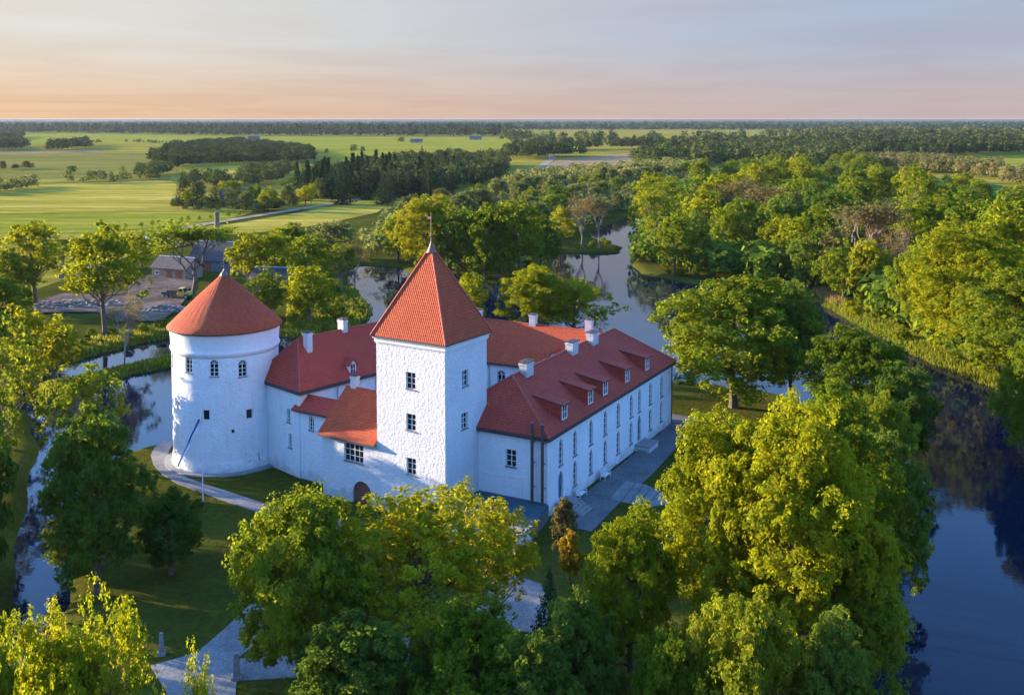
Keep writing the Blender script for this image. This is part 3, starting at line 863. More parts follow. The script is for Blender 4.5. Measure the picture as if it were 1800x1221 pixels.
# ---- left wing
LWR = CR - R(7.5)
t = empty('castle_wing', castle(-21.05, 1.55, 0), LWR, 'narrow white castle wing with dark red hipped roof next to the round tower', 'building')
wall = MB().prism([(-8.6, 0.75), (0, 0), (0, 32), (-8.6, 32)], -2.2, 10.0).build('wall', M['plaster'], t)
fa = Facade(t)
frz = math.atan2(-0.75, 8.6)
for x, z in ((-2.1, 5.92), (-1.85, 3.09)): fa.window((x, 0.75 * -x / 8.6, z), frz, 0.72, 1.62, 'round', 2, 4)
fa.apply(wall)
X0, X1, Y0, Y1, zE, zR = -9.05, 0.5, -0.35, 33, 9.95, 14.65
A, B, C, D = (X0, Y0 + 0.8, zE), (X1, Y0, zE), (X1, Y1, zE), (X0, Y1, zE)
P, Q = (-4.3, 3.4, zR), (-4.3, Y1, zR)
ro = roof(t, [[A, B, P], [B, C, Q, P], [D, A, P, Q]], M['tile'], 0.42)
caps(ro, [(A, P), (B, P), (P, Q)], M['tile'], 0.12)
MB().box(0.0, 0.14, 0.1, 31, 9.35, 9.66).build('cornice', M['plaster_soft'], t)
chimney(t, -3.15, 3.9, 12.6, 15.45, 0.78, 0.72)
chimney(t, -4.3, 10.2, 14.3, 15.85, 1.0, 0.72)
for y in (5.5, 11.5):
    MB().tube([(0.42, y, 9.7), (0.12, y, 9.2), (0.12, y, 0.2)], 0.06, 6).build('downpipe', M['zinc'], t)
def gable_dormer(parent, x, y, z0, rz, w=1.0, h=1.2, depth=2.4, tm='tile'):
    """front at (x, y), looking along -y before the turn"""
    d = MB()
    d.add([(-w / 2, 0, 0), (w / 2, 0, 0), (w / 2, 0, h), (0, 0, h + w * 0.55), (-w / 2, 0, h), (-w / 2, depth, 0), (w / 2, depth, 0), (w / 2, depth, h), (0, depth, h + w * 0.55), (-w / 2, depth, h)],
          [(0, 1, 2, 3, 4), (1, 6, 7, 2), (5, 0, 4, 9), (2, 7, 8, 3), (3, 8, 9, 4)])
    o = d.build('dormer', M['frame'], parent, (x, y, z0), rz)
    hp = w * 0.55 + h + 0.09
    rr = roof(o, [[(-w / 2 - 0.18, -0.2, h - 0.1), (0, -0.2, hp), (0, depth + 0.6, hp), (-w / 2 - 0.18, depth, h - 0.1)],
                  [(w / 2 + 0.18, -0.2, h - 0.1), (w / 2 + 0.18, depth, h - 0.1), (0, depth + 0.6, hp), (0, -0.2, hp)]], M[tm], 0.07, 'dormer_roof')
    for f in rr.data.polygons: pass
    MB().box(-w * 0.3, w * 0.3, -0.04, -0.005, 0.25, h - 0.02).build('pane', M['glass'], o)
    MB().box(-0.03, 0.03, -0.06, -0.041, 0.2, h).box(-w * 0.3, w * 0.3, -0.06, -0.041, 0.6, 0.66).build('window_bars', M['frame'], o)
    return o
gable_dormer(t, -0.1, 8.0, 10.25, R(90))

# ---- back wing
BWR = CR + R(6.3)
t = empty('castle_wing', castle(-27.0, 27.5, 0), BWR, 'white rear castle wing with long red roof closing the courtyard', 'building')
wall = MB().prism([(0, 0), (26.5, 0), (26.5, 9.2), (0, 9.2)], -2.2, 8.6).build('wall', M['plaster_soft'], t)
fa = Facade(t)
for x in (11.6, 15.0, 18.45, 21.9): fa.window((x, 0, 5.6), FR, 1.15, 2.0, 'round', 2, 3)
fa.apply(wall)
X0, X1, Y0, Y1, zE, zR = -1.0, 27.2, -0.5, 9.7, 8.6, 13.3
A, B, C, D = (X0, Y0, zE), (X1, Y0, zE), (X1, Y1, zE), (X0, Y1, zE)
P, Q = (X0, 4.6, zR), (X1, 4.6, 12.86)
ro = roof(t, [[A, B, Q, P], [C, D, P, Q]], M['tile_lit'], 0.26)
caps(ro, [(P, Q)], M['tile_lit'], 0.12)
MB().box(0, 26.4, -0.14, 0.0, 8.05, 8.36).build('cornice', M['plaster_soft'], t)
for x in (9.3, 17.4, 25.3): chimney(t, x, 4.7, 12.7, 14.3, 0.9, 0.7)
for x in (13.3, 20.1): MB().tube([(x, -0.4, 8.4), (x, -0.12, 7.9), (x, -0.12, 0.2)], 0.06, 6).build('downpipe', M['zinc'], t)
gable_dormer(t, 22.3, 0.1, 8.9, 0.0, 1.1, 1.2, 2.4, 'tile_lit')

# ---- right wing
RWR = R(61.5 - 90)
t = empty('castle_wing', castle(7.95, 6.4, 0), RWR, 'long two storey white castle wing with pointed windows and five dormers', 'building')
RW_T = t
wall = MB().prism([(-12.6, 0), (0, 0), (0, 36.6), (-12.6, 36.6)], -2.2, 8.35).build('wall', M['plaster'], t)
fa = Facade(t)
UP = (3.1, 6.53, 10.67, 14.6, 18.4, 22.4, 25.1, 28.8, 32.8)
for i, y in enumerate(UP):
    fa.window((0, y, 4.45), RI, 1.0, 2.78, 'pointed', 2, 4)
    if i == 0: fa.door((0, y, 0.95), RI, 1.1, 2.95, 'pointed', M['door'], 'tall pointed grey door above the steps')
    elif i == 6: fa.door((0, y, 0.78), RI, 1.1, 3.25, 'pointed', M['door'], 'tall pointed grey door above the landing')
    else: fa.window((0, y, 1.2), RI, 1.0, 2.75, 'pointed', 2, 4)
fa.window((-4.16, 0, 4.55), FR, 1.2, 1.8, 'rect', 2, 3)
fa.apply(wall)
X0, X1, Y0, Y1, zE, zR = -13.05, 0.45, -0.45, 37.05, 8.28, 12.85
A, B, C, D = (X0, Y0, zE), (X1, Y0, zE), (X1, Y1, zE), (X0, Y1, zE)
P, Q = (-6.3, 4.2, zR), (-6.3, 31.9, zR)
ro = roof(t, [[A, B, P], [B, C, Q, P], [C, D, Q], [D, A, P, Q]], M['tile'], 0.4)
caps(ro, [(A, P), (B, P), (P, Q), (C, Q), (D, Q)], M['tile'], 0.13)
slope = (zR - zE) / (X1 + 6.3)
for y in (4.6, 11.2, 15.3, 21.9, 28.4):           # shed dormers let into the long slope
    w, zt = 1.5, 10.55
    x0 = -0.35                                       # front
    zb = zE + (X1 - x0) * slope
    k = 0.20
    xb = (zE + X1 * slope - zt + 0.12 - k * x0) / (slope - k)      # where the shed roof meets the main slope
    zbk = zE + (X1 - xb) * slope
    d = MB()
    d.add([(x0, y - w / 2, zb - 0.1), (x0, y + w / 2, zb - 0.1), (x0, y + w / 2, zt), (x0, y - w / 2, zt), (xb, y - w / 2, zbk - 0.05), (xb, y + w / 2, zbk - 0.05)],
          [(0, 1, 2, 3), (0, 3, 4), (1, 5, 2)])
    dm = d.build('dormer', M['tile'], t)
    nv = len(dm.data.loops); dm.data.uv_layers.new(name='UVMap').data.foreach_set('uv', [c_ for lp in dm.data.loops for c_ in (dm.data.vertices[lp.vertex_index].co.x, dm.data.vertices[lp.vertex_index].co.z)])
    o_ = 0.22
    r2 = roof(dm, [[(x0 + 0.4, y - w / 2 - o_, zt + 0.02), (x0 + 0.4, y + w / 2 + o_, zt + 0.02), (xb - 0.3, y + w / 2 + o_ * 0.3, zbk + 0.12), (xb - 0.3, y - w / 2 - o_ * 0.3, zbk + 0.12)]], M['tile'], 0.12, 'dormer_roof')
    fz0, fz1 = zb + 0.04, zt - 0.12
    wf = MB()
    for ya, yb in ((-0.62, -0.46), (0.46, 0.62), (-0.06, 0.06)): wf.box(x0 + 0.003, x0 + 0.08, y + ya, y + yb, fz0, fz1)
    for za in (fz0, fz1 - 0.14): wf.box(x0 + 0.004, x0 + 0.079, y - 0.46, y + 0.46, za, za + 0.14)
    wf.box(x0 + 0.004, x0 + 0.07, y - 0.42, y + 0.42, (fz0 + fz1) / 2 - 0.03, (fz0 + fz1) / 2 + 0.03)
    wo_ = wf.build('dormer_window', M['frame'], dm)
    MB().add([(x0 + 0.03, y - 0.45, fz0), (x0 + 0.03, y + 0.45, fz0), (x0 + 0.03, y + 0.45, fz1), (x0 + 0.03, y - 0.45, fz1)], [(0, 1, 2, 3)]).build('pane', M['glass'], dm)
MB().box(0.0, 0.13, 0.1, 36.5, 7.72, 7.95).build('cornice', M['plaster_soft'], t)
for y in (6.7, 18.3, 24.2): chimney(t, -5.9, y, 12.3, 13.85, 0.95, 1.6)
MB().tube([(0.07, 36.5, 8.0), (0.07, 36.5, 0.1)], 0.07, 6).build('downpipe', M['pipe'], t)
for x in (-1.4, -0.25):
    p = MB().tube([(x, -0.62, 0.3), (x, -0.62, 9.55)], 0.165, 12)
    p.lathe([(0.22, 9.5), (0.22, 9.66), (0.05, 9.7)], 12, 0, x, -0.62)
    for z in (3.0, 5.5, 7.6): p.box(x - 0.05, x + 0.05, -0.5, -0.0, z, z + 0.08)
    p.build('flue_pipe', M['pipe'], t, smooth=False)
# walled-up doorway and old wall lines on the front
MB().box(-5.0, -4.85, -0.05, 0.0, 1.0, 3.5).box(-2.9, -2.75, -0.05, 0.0, 1.0, 3.45).box(-5.0, -2.75, -0.055, 0.0, 3.45, 3.62).build('door_surround', M['plaster_soft'], t)
MB().box(-9.2, -5.1, -0.05, 0.0, 3.42, 3.52).build('string_course', M['plaster_soft'], t)

# ---- low link roof in the courtyard
t = empty('courtyard_passage', castle(-1.0, 8.2, 0), CR, 'low red roofed passage in the courtyard behind the square tower', 'building')
MB().box(-2.6, 1.2, 0, 6.0, -1, 7.0).build('wall', M['plaster_soft'], t)
roof(t, [[(-2.9, -0.3, 7.1), (1.5, -0.3, 8.3), (1.5, 6.3, 8.3), (-2.9, 6.3, 7.1)]], M['tile'], 0.16)

# ---- raised terrace with retaining wall in the corner
t = empty('terrace', castle(0, 0, 0), CR, 'raised dark felt terrace with white retaining wall beside the square tower', 'terrace')
TP = [(0.05, 6.3), (7.9, 6.35), (8.3, 6.1), (9.7, 0.4), (9.9, -2.4), (5.0, -4.4), (2.2, -4.2), (0.05, -2.5)]
MB().prism(TP, 1.25, 1.46).build('deck', M['terrace'], t)
w_, w2_ = MB(), MB()
for i in range(2, 7):
    (x0, y0), (x1, y1) = TP[i], TP[i + 1]
    d_ = Vector((x1 - x0, y1 - y0)); n_ = Vector((d_.y, -d_.x)).normalized() * -0.35
    (w_ if i > 2 else w2_).prism([(x0, y0), (x1, y1), (x1 - n_.x, y1 - n_.y), (x0 - n_.x, y0 - n_.y)], -2.2, 1.60 if i > 2 else 1.40)
rw_ = w_.build('retaining_wall', M['plaster'], t)
w2_.build('side_wall', M['slab_line'], t)
dx, dy = 6.3, -4.25
MB().box(-0.55, 0.55, -0.08, 0.1, 0, 2.05).build('door', M['gate'], t, (dx, dy, -0.75), math.atan2(-2.4 + 4.4, 9.9 - 5.0))
MB().box(-1.9, 1.9, -0.12, 0.12, 0, 0.16).box(-1.7, 2.1, 0.16, 0.36, 0, 0.14).build('timber', M['wood'], t, (7.6, -0.6, 1.46), R(-8))

# ---- steps, landing, benches, pole, pillars
t = empty('stone_steps', tuple(RW_T.matrix_basis @ Vector((0, 3.1, 0))), RWR, 'flight of pale stone steps below the pointed end door', 'steps')
MB().box(0.02, 1.7, -1.4, 1.2, -0.2, 0.92).build('landing', M['stone'], t)
for i in range(4):
    MB().box(1.7 + 0.36 * i, 2.06 + 0.36 * i, -1.4, 1.2, -0.2, 0.74 - 0.18 * i).build('step', M['stone'], t)
t = empty('door_landing', tuple(RW_T.matrix_basis @ Vector((0, 25.1, 0))), RWR, 'square white plastered landing before the middle door', 'landing')
MB().box(0.02, 1.9, -1.5, 1.5, -0.2, 0.66).build('block', M['plaster_soft'], t)
MB().box(0.02, 2.0, -1.6, 1.6, 0.66, 0.76).build('slab', M['stone'], t)
MB().box(0.6, 1.6, -2.0, -1.62, -0.2, 0.36).build('step', M['stone'], t)
def bench(loc, rz, label):
    t = empty('garden_bench', loc, rz, label, 'bench', 'white benches along the right wing')
    for i in range(4): MB().box(-0.85, 0.85, -0.26 + 0.135 * i, -0.15 + 0.135 * i, 0.42, 0.46).build('slat', M['frame'], t)
    b_ = MB()
    for i in range(9): b_.box(-0.80 + 0.19 * i, -0.72 + 0.19 * i, 0.27, 0.31, 0.46, 0.9)
    b_.box(-0.87, 0.87, 0.26, 0.32, 0.88, 0.96)
    b_.build('backrest', M['frame'], t)
    for sx in (-0.82, 0.82):
        for sy in (-0.24, 0.28): MB().box(sx - 0.035, sx + 0.035, sy - 0.035, sy + 0.035, 0, 0.42 if sy > 0 else 0.64).build('leg', M['frame'], t)
        MB().box(sx - 0.05, sx + 0.05, -0.3, 0.27, 0.64, 0.69).build('armrest', M['frame'], t)
bp = RW_T.matrix_basis
bench(tuple(bp @ Vector((0.75, 6.6, 0.06))), RWR + R(90), 'white slatted bench nearer the steps')
bench(tuple(bp @ Vector((0.75, 13.1, 0.06))), RWR + R(90), 'white slatted bench farther along the wing wall')
for y in (12.0, 17.2, 31.2):
    lx = tuple(bp @ Vector((0.35, y, 0.05)))
    t = empty('ground_light', lx, 0, 'small dark ground lamp at the foot of the wing wall', 'lamp', 'ground lamps along the wing')
    MB().lathe([(0.16, 0), (0.16, 0.2), (0.12, 0.26)], 10).build('housing', M['iron'], t)
    MB().lathe([(0.1, 0.26), (0.1, 0.28)], 10).build('lens', M['glass'], t)

fx, fy = ground(357, 882)
t = empty('flagpole', (fx, fy, 0), 0, 'thin white flagpole in front of the round tower', 'flagpole')
MB().tube([(0, 0, 0), (0, 0, 5), (0, 0, 8.9)], [0.06, 0.05, 0.03], 8).build('pole', M['frame'], t)
MB().lathe([(0.2, 0), (0.2, 0.12), (0.09, 0.2)], 12).build('base', M['stone'], t)
MB().lathe([(0.03, 8.9), (0.08, 8.95), (0.08, 9.05), (0.02, 9.1)], 8).build('finial', M['zinc'], t)
M['flag_blue'] = simple('blue_cloth', (0.01, 0.07, 0.36), (0.012, 0.09, 0.42), 5, 0.8)
M['flag_black'] = simple('black_cloth', (0.012, 0.012, 0.014), (0.02, 0.02, 0.02), 5, 0.8)
M['flag_white'] = simple('white_cloth', (0.75, 0.75, 0.75), (0.68, 0.68, 0.7), 5, 0.8)
fl = empty('pennant', (fx, fy, 8.75), 0, 'long narrow blue, black and white pennant drooping from the flagpole', 'flag')
NSEG = 26
for s_, nm in enumerate(('flag_blue', 'flag_black', 'flag_white')):
    vv, ff = [], []
    for i in range(NSEG + 1):
        q = i / NSEG
        wdt = 0.62 * (1 - q * 0.75)
        cx_ = -2.55 * q - 0.06; cz_ = -5.0 * q
        tw = 0.5 * math.sin(q * 7.0) * (1 - 0.4 * q)
        for e in (0, 1):
            off = wdt * ((-0.5, -0.16, -0.10, 0.5)[s_ + e])
            vv.append((cx_ + off * math.cos(tw) * 0.8, off * math.sin(tw) + 0.1 * math.sin(q * 14), cz_ - off * 0.45))
        if i: ff.append((2 * i - 2, 2 * i, 2 * i + 1, 2 * i - 1))
    MB().add(vv, ff).build(('blue_stripe', 'black_stripe', 'white_stripe')[s_], M[nm], fl)
def pillar(u, v, h, w, label):
    x, y = ground(u, v)
    t = empty('stone_pillar', (x, y, land_h(x, y)), R(12), label, 'pillar')
    MB().box(-w * 0.75, w * 0.75, -w * 0.75, w * 0.75, -0.3, 0.25).build('base', M['stone'], t)
    MB().add([(-w / 2, -w / 2, 0.25), (w / 2, -w / 2, 0.25), (w / 2, w / 2, 0.25), (-w / 2, w / 2, 0.25), (-w * 0.3, -w * 0.3, h), (w * 0.3, -w * 0.3, h), (w * 0.3, w * 0.3, h), (-w * 0.3, w * 0.3, h)],
             [(0, 1, 5, 4), (1, 2, 6, 5), (2, 3, 7, 6), (3, 0, 4, 7), (4, 5, 6, 7)]).build('shaft', M['stone'], t)
pillar(416, 1192, 1.9, 0.5, 'tapered grey stone pillar at the path junction')
pillar(284, 1150, 1.7, 0.4, 'slim grey stone post left of the wide path')
# ================================================================== vegetation
rng = np.random.default_rng(7)
def nrm(a): return a / (np.linalg.norm(a, axis=-1, keepdims=True) + 1e-9)
def leaf_arrays(c, n, size, asp, rg, tone):
    """one pointed leaf card per centre c with normal n"""
    k = len(c)
    t = nrm(np.cross(n, rg.normal(size=(k, 3))))
    b = np.cross(n, t)
    s = size[:, None]
    v = np.empty((k, 4, 3))
    v[:, 0] = c - t * s; v[:, 1] = c + b * s * asp + n * s * 0.12; v[:, 2] = c + t * s; v[:, 3] = c - b * s * asp + n * s * 0.12
    return v, tone
def quads_to_mesh(name, v, tone, mat):
    k = len(v)
    me = bpy.data.meshes.new(name)
    me.vertices.add(k * 4); me.vertices.foreach_set('co', v.reshape(-1).astype(np.float32))
    me.loops.add(k * 4); me.loops.foreach_set('vertex_index', np.arange(k * 4, dtype=np.int32))
    me.polygons.add(k); me.polygons.foreach_set('loop_start', np.arange(0, k * 4, 4, dtype=np.int32))
    at = me.attributes.new('tone', 'FLOAT', 'FACE'); at.data.foreach_set('value', np.clip(tone, 0, 1).astype(np.float32))
    me.materials.append(mat)
    me.update(calc_edges=True)
    return me
def crown_arrays(seed, h, r, base, n_clump, per, leaf, lump=0.22, shape=1.0, hollow=0.45, clump=(0.17, 0.30), gaps=0.0, asp=0.55, squash=0.72):
    """clumps of leaves spread through an uneven crown; returns quads, tones, clump centres"""
    rg = np.random.default_rng(seed)
    zc = base + (h - base) * 0.47; rz = (h - base) * 0.5
    ph = rg.uniform(0, 6.28, 6)
    def env(d):
        az = np.arctan2(d[:, 1], d[:, 0])
        w = 1 + lump * (0.55 * np.sin(2 * az + ph[0] + 2 * d[:, 2]) + 0.45 * np.sin(3 * az + ph[1] - 3 * d[:, 2]) + 0.4 * np.sin(5 * az + 4 * d[:, 2] + ph[2]))
        return w
    n_try = int(n_clump * (1 + gaps))
    d = nrm(rg.normal(size=(n_try, 3)))
    d[:, 2] = np.where(d[:, 2] < -0.8, -d[:, 2] * 0.6, d[:, 2]); d = nrm(d)
    rho = hollow + (1 - hollow) * rg.uniform(0, 1, n_try) ** 0.6
    wz = 1.0 - shape * 0.28 * np.clip(d[:, 2], 0, 1) ** 2
    rr = r * env(d) * wz * rho * 0.86
    cc = np.stack([d[:, 0] * rr, d[:, 1] * rr, zc + d[:, 2] * rz * rho * 0.88 * (1 + 0.5 * (env(d) - 1))], -1)
    keep = rg.uniform(size=n_try) < (1 / (1 + gaps))
    cc, d = cc[keep], d[keep]
    m = len(cc)
    rc = r * rg.uniform(clump[0], clump[1], m)
    ctone = rg.uniform(0.2, 0.8, m)
    # every clump is a handful of leafy twigs
    nsub = 9
    si = np.repeat(np.arange(m), nsub); ks = len(si)
    sd = nrm(rg.normal(size=(ks, 3)) + 0.5 * d[si] + np.array([0, 0, 0.3]))
    sc_ = cc[si] + sd * (rc[si] * rg.uniform(0.45, 1.12, ks))[:, None] * np.array([1, 1, squash])
    sr = rc[si] * rg.uniform(0.22, 0.46, ks)
    stone = np.clip(ctone[si] + rg.normal(size=ks) * 0.18, 0, 1)
    pl = max(3, int(per / nsub))
    idx = np.repeat(np.arange(ks), pl); k = len(idx)
    out = d[si][idx]
    dirs = nrm(rg.normal(size=(k, 3)) + 0.45 * sd[idx] + np.array([0, 0, 0.25]))
    rad = sr[idx] * (0.25 + 0.85 * rg.uniform(0, 1, k) ** 0.6)
    pos = sc_[idx] + dirs * rad[:, None]
    n = nrm(0.8 * dirs + 0.35 * sd[idx] + 0.3 * out + rg.normal(size=(k, 3)) * 0.5 + np.array([0, 0, 0.25]))
    size = leaf * rg.uniform(0.6, 1.3, k)
    tone = stone[idx] * 0.65 + 0.35 * rg.uniform(size=k)
    v, tone = leaf_arrays(pos, n, size, asp, rg, tone)
    return v, tone, cc
def branch_mesh(name, seed, h, base, cc, r0, mat, n_limb=16, n_twig=26, lean=0.03, low=0.35):
    rg = np.random.default_rng(seed + 99)
    mb = MB()
    top = h * 0.72
    bend = rg.normal(size=2) * h * lean
    def trunk_pt(z):
        q = z / top
        return np.array([bend[0] * q * q + 0.15 * math.sin(q * 5), bend[1] * q * q + 0.15 * math.cos(q * 4) - 0.15, z])
    zs = np.linspace(-0.4, top, 9)
    mb.tube([trunk_pt(z) for z in zs], [r0 * (1.35 if i == 0 else 1) * (1 - 0.82 * i / 8) for i in range(9)], 9)
    order = rg.permutation(len(cc))
    limbs = []
    for c in cc[order[:n_limb]]:
        zst = np.clip(c[2] * rg.uniform(0.45, 0.7), base * 0.75 + 0.1, top * 0.95)
        s = trunk_pt(zst)
        mid = (s + c) / 2 + np.array([0, 0, -0.04 * h]) + rg.normal(size=3) * 0.02 * h
        rad = max(0.05, r0 * 0.42 * (1 - zst / h))
        mb.tube([s, s * 0.65 + mid * 0.35 + rg.normal(size=3) * 0.01 * h, mid, mid * 0.4 + c * 0.6, c], [rad, rad * 0.85, rad * 0.62, rad * 0.4, rad * 0.12], 6, cap=False)
        limbs.append((mid, rad))
    for c in cc[order[n_limb:n_limb + n_twig]]:
        j = min(limbs, key=lambda q: np.linalg.norm(q[0] - c))
        mid = (j[0] + c) / 2 + rg.normal(size=3) * 0.02 * h
        mb.tube([j[0], mid, c], [j[1] * 0.45, j[1] * 0.3, j[1] * 0.08], 5, cap=False)
    me = mb.mesh(name, mat)
    return me
class Kind:
    pass
def broadleaf(seed, h, r, base, n_clump, per, leaf, mat, bark='bark', r0=None, **kw):
    k = Kind(); k.h, k.r = h, r
    br = dict(n_limb=kw.pop('n_limb', 16), n_twig=kw.pop('n_twig', 26))
    v, t, cc = crown_arrays(seed, h, r, base, n_clump, per, leaf, **kw)
    q_ = v.reshape(-1, 3); k.r = np.percentile(np.hypot(q_[:, 0], q_[:, 1]), 98.5)
    k.h = np.percentile(v.reshape(-1, 3)[:, 2], 99.7)
    k.parts = [('trunk', branch_mesh('trunk', seed, h, base, cc, r0 or h * 0.022, M[bark], **br)), ('crown', quads_to_mesh('crown', v, t, M[mat]))]
    return k
def spruce(seed, h, r, mat='needle', leaf=0.5, rows=26, per=64):
    rg = np.random.default_rng(seed); k = Kind(); k.h, k.r = h, r
    C, N, S, T = [], [], [], []
    for i in range(rows):
        q = i / (rows - 1); z = h * (0.06 + 0.93 * q)
        rr = r * (1 - q) ** 0.85 * rg.uniform(0.82, 1.12) + 0.12
        n = max(8, int(per * (1 - q * 0.8)))
        az = rg.uniform(0, 6.28, n); f = rg.uniform(0.2, 1, n) ** 0.6
        lob = 1 + 0.16 * np.sin(az * 7 + i)
        p = np.stack([np.cos(az) * rr * f * lob, np.sin(az) * rr * f * lob, z - 0.35 * rr * f + rg.normal(size=n) * 0.12], -1)
        C.append(p); N.append(nrm(np.stack([np.cos(az) * 0.6, np.sin(az) * 0.6, np.full(n, 0.8)], -1) + rg.normal(size=(n, 3)) * 0.35))
        S.append(leaf * rg.uniform(0.7, 1.2, n) * (0.55 + 0.6 * (1 - q))); T.append(rg.uniform(0, 1, n) * (0.4 + 0.6 * f))
    C, N, S, T = np.concatenate(C), np.concatenate(N), np.concatenate(S), np.concatenate(T)
    v, t = leaf_arrays(C, N, S, 0.42, rg, T)
    k.parts = [('trunk', MB().tube([(0, 0, -0.4), (0, 0, h * 0.5), (0, 0, h * 0.96)], [h * 0.017, h * 0.01, 0.03], 7).mesh('trunk', M['bark'])),
               ('crown', quads_to_mesh('crown', v, t, M[mat]))]
    return k
def bare(seed, h, r, mat='leaf_brown', n=240, leaves=1400, bark='bark_pale', leaf=0.22):
    rg = np.random.default_rng(seed); k = Kind(); k.h, k.r = h, r
    mb = MB(); tips = []
    def grow(p, d, ln, rad, lev):
        d = d / np.linalg.norm(d)
        q = p + d * ln * 0.5 + rg.normal(size=3) * ln * 0.05; e = p + d * ln + rg.normal(size=3) * ln * 0.07
        mb.tube([p, q, e], [rad, rad * 0.8, rad * 0.55], 6 if lev < 2 else 4, cap=False)
        if lev >= 4: tips.append(e); tips.append(q); return
        for i in range(4 if lev == 0 else (3 if lev < 3 else 2 + int(rg.uniform() < 0.5))):
            az = rg.uniform(0, 6.28); sp = 0.45 if lev else 0.5
            nd = d + sp * np.array([math.cos(az), math.sin(az), rg.uniform(-0.1, 0.6)])
            s = p + (e - p) * rg.uniform(0.55, 1.0)
            grow(s, nd, ln * rg.uniform(0.62, 0.82), rad * 0.52, lev + 1)
    grow(np.array([0, 0, -0.3]), np.array([0.03, 0.02, 1.0]), h * 0.36, h * 0.02, 0)
    tips = np.array(tips)
    sc = np.array([r / np.percentile(np.abs(tips[:, :2]), 97)] * 2 + [h / np.percentile(tips[:, 2], 99)])
    mb.v = [tuple(np.array(p) * (sc if p[2] > 0.3 else np.array([1, 1, 1]))) for p in mb.v]
    tips = tips * sc
    idx = rg.integers(0, len(tips), leaves)
    c = tips[idx] + rg.normal(size=(leaves, 3)) * 0.45
    v, t = leaf_arrays(c, nrm(rg.normal(size=(leaves, 3)) + [0, 0, 0.4]), leaf * rg.uniform(0.6, 1.2, leaves), 0.5, rg, rg.uniform(size=leaves))
    k.parts = [('trunk', mb.mesh('trunk', M[bark])), ('crown', quads_to_mesh('crown', v, t, M[mat]))]
    return k
K = {}
# nearby crowns
K['near_a'] = broadleaf(11, 15, 6.0, 0.9, 230, 260, 0.15, 'leaf', lump=0.34, clump=(0.10, 0.27))
K['near_b'] = broadleaf(12, 15, 6.0, 0.8, 240, 260, 0.15, 'leaf', lump=0.3, clump=(0.10, 0.25))
K['near_gold'] = broadleaf(13, 20, 6.6, 1.2, 330, 240, 0.145, 'leaf_yellow', lump=0.3, clump=(0.09, 0.22))
K['near_tall'] = broadleaf(17, 20, 5.4, 1.5, 260, 230, 0.15, 'leaf', lump=0.32, clump=(0.11, 0.26))
K['near_airy'] = broadleaf(14, 15, 6.0, 3.5, 150, 135, 0.15, 'leaf_yellow', lump=0.34, gaps=0.5, clump=(0.11, 0.2), n_limb=34, n_twig=60, hollow=0.3)
K['near_deep'] = broadleaf(15, 16, 5.0, 0.4, 235, 240, 0.15, 'leaf_deep', lump=0.3, clump=(0.10, 0.25))
K['near_shoot'] = broadleaf(16, 20, 5.6, 5.0, 150, 150, 0.13, 'leaf_yellow', lump=0.45, gaps=0.3, clump=(0.10, 0.2), shape=0.3, n_limb=26, n_twig=50, squash=1.25)
# middle distance
for i in range(2): K['yard_%d' % i] = broadleaf(55 + i, 18, 6.2, 5.0, 120, 90, 0.24, 'leaf_yellow', lump=0.36, gaps=0.25, clump=(0.12, 0.24), n_limb=30, n_twig=40)
for i in range(3): K['mid_%d' % i] = broadleaf(21 + i, 16, 5.6, 1.6, 105, 81, 0.30, 'leaf', lump=0.32)
for i in range(2): K['mid_gold_%d' % i] = broadleaf(31 + i, 16, 5.6, 1.8, 105, 72, 0.29, 'leaf_yellow', lump=0.34, clump=(0.15, 0.27))
for i in range(2): K['mid_deep_%d' % i] = broadleaf(41 + i, 16, 5.6, 1.2, 105, 81, 0.30, 'leaf_deep', lump=0.3)
for i in range(2): K['mid_airy_%d' % i] = broadleaf(51 + i, 17, 5.6, 4.5, 85, 52, 0.28, 'leaf', lump=0.4, gaps=0.6, clump=(0.12, 0.22), n_limb=30, n_twig=40, bark='bark_pale')
for i in range(2): K['willow_%d' % i] = broadleaf(61 + i, 10, 5.2, 0.6, 95, 60, 0.34, 'leaf_grey', lump=0.25, squash=0.9)
K['pale'] = broadleaf(65, 10, 4.4, 0.6, 90, 55, 0.34, 'leaf_pale', lump=0.3)
K['column_pale'] = broadleaf(66, 15, 2.5, 1.2, 90, 60, 0.26, 'leaf_pale', lump=0.3, clump=(0.25, 0.45))
K['column_brown'] = broadleaf(67, 5, 1.2, 0.3, 70, 70, 0.13, 'leaf_brown', lump=0.15, clump=(0.25, 0.42), shape=1.6)
K['column_orange'] = broadleaf(68, 5, 1.1, 0.3, 70, 70, 0.13, 'leaf_orange', lump=0.15, clump=(0.25, 0.42), shape=1.6)
K['shrub'] = broadleaf(71, 3.2, 2.0, 0.1, 40, 45, 0.20, 'leaf', lump=0.3, n_limb=8, n_twig=8)
K['shrub_gold'] = broadleaf(72, 3.2, 2.0, 0.1, 40, 45, 0.20, 'leaf_yellow', lump=0.3, n_limb=8, n_twig=8)
K['shrub_deep'] = broadleaf(73, 3.2, 2.0, 0.1, 40, 45, 0.20, 'leaf_deep', lump=0.3, n_limb=8, n_twig=8)
K['spruce_a'] = spruce(81, 18, 3.6)
K['spruce_b'] = spruce(82, 18, 3.2)
K['spruce_near'] = spruce(83, 11, 3.4, leaf=0.26, rows=44, per=190)
K['bare_a'] = bare(91, 15, 4.2)
K['bare_b'] = bare(92, 14, 3.6, leaves=2600)
K['bare_green'] = bare(93, 15, 5.0, 'leaf', leaves=3800, bark='bark', leaf=0.26)
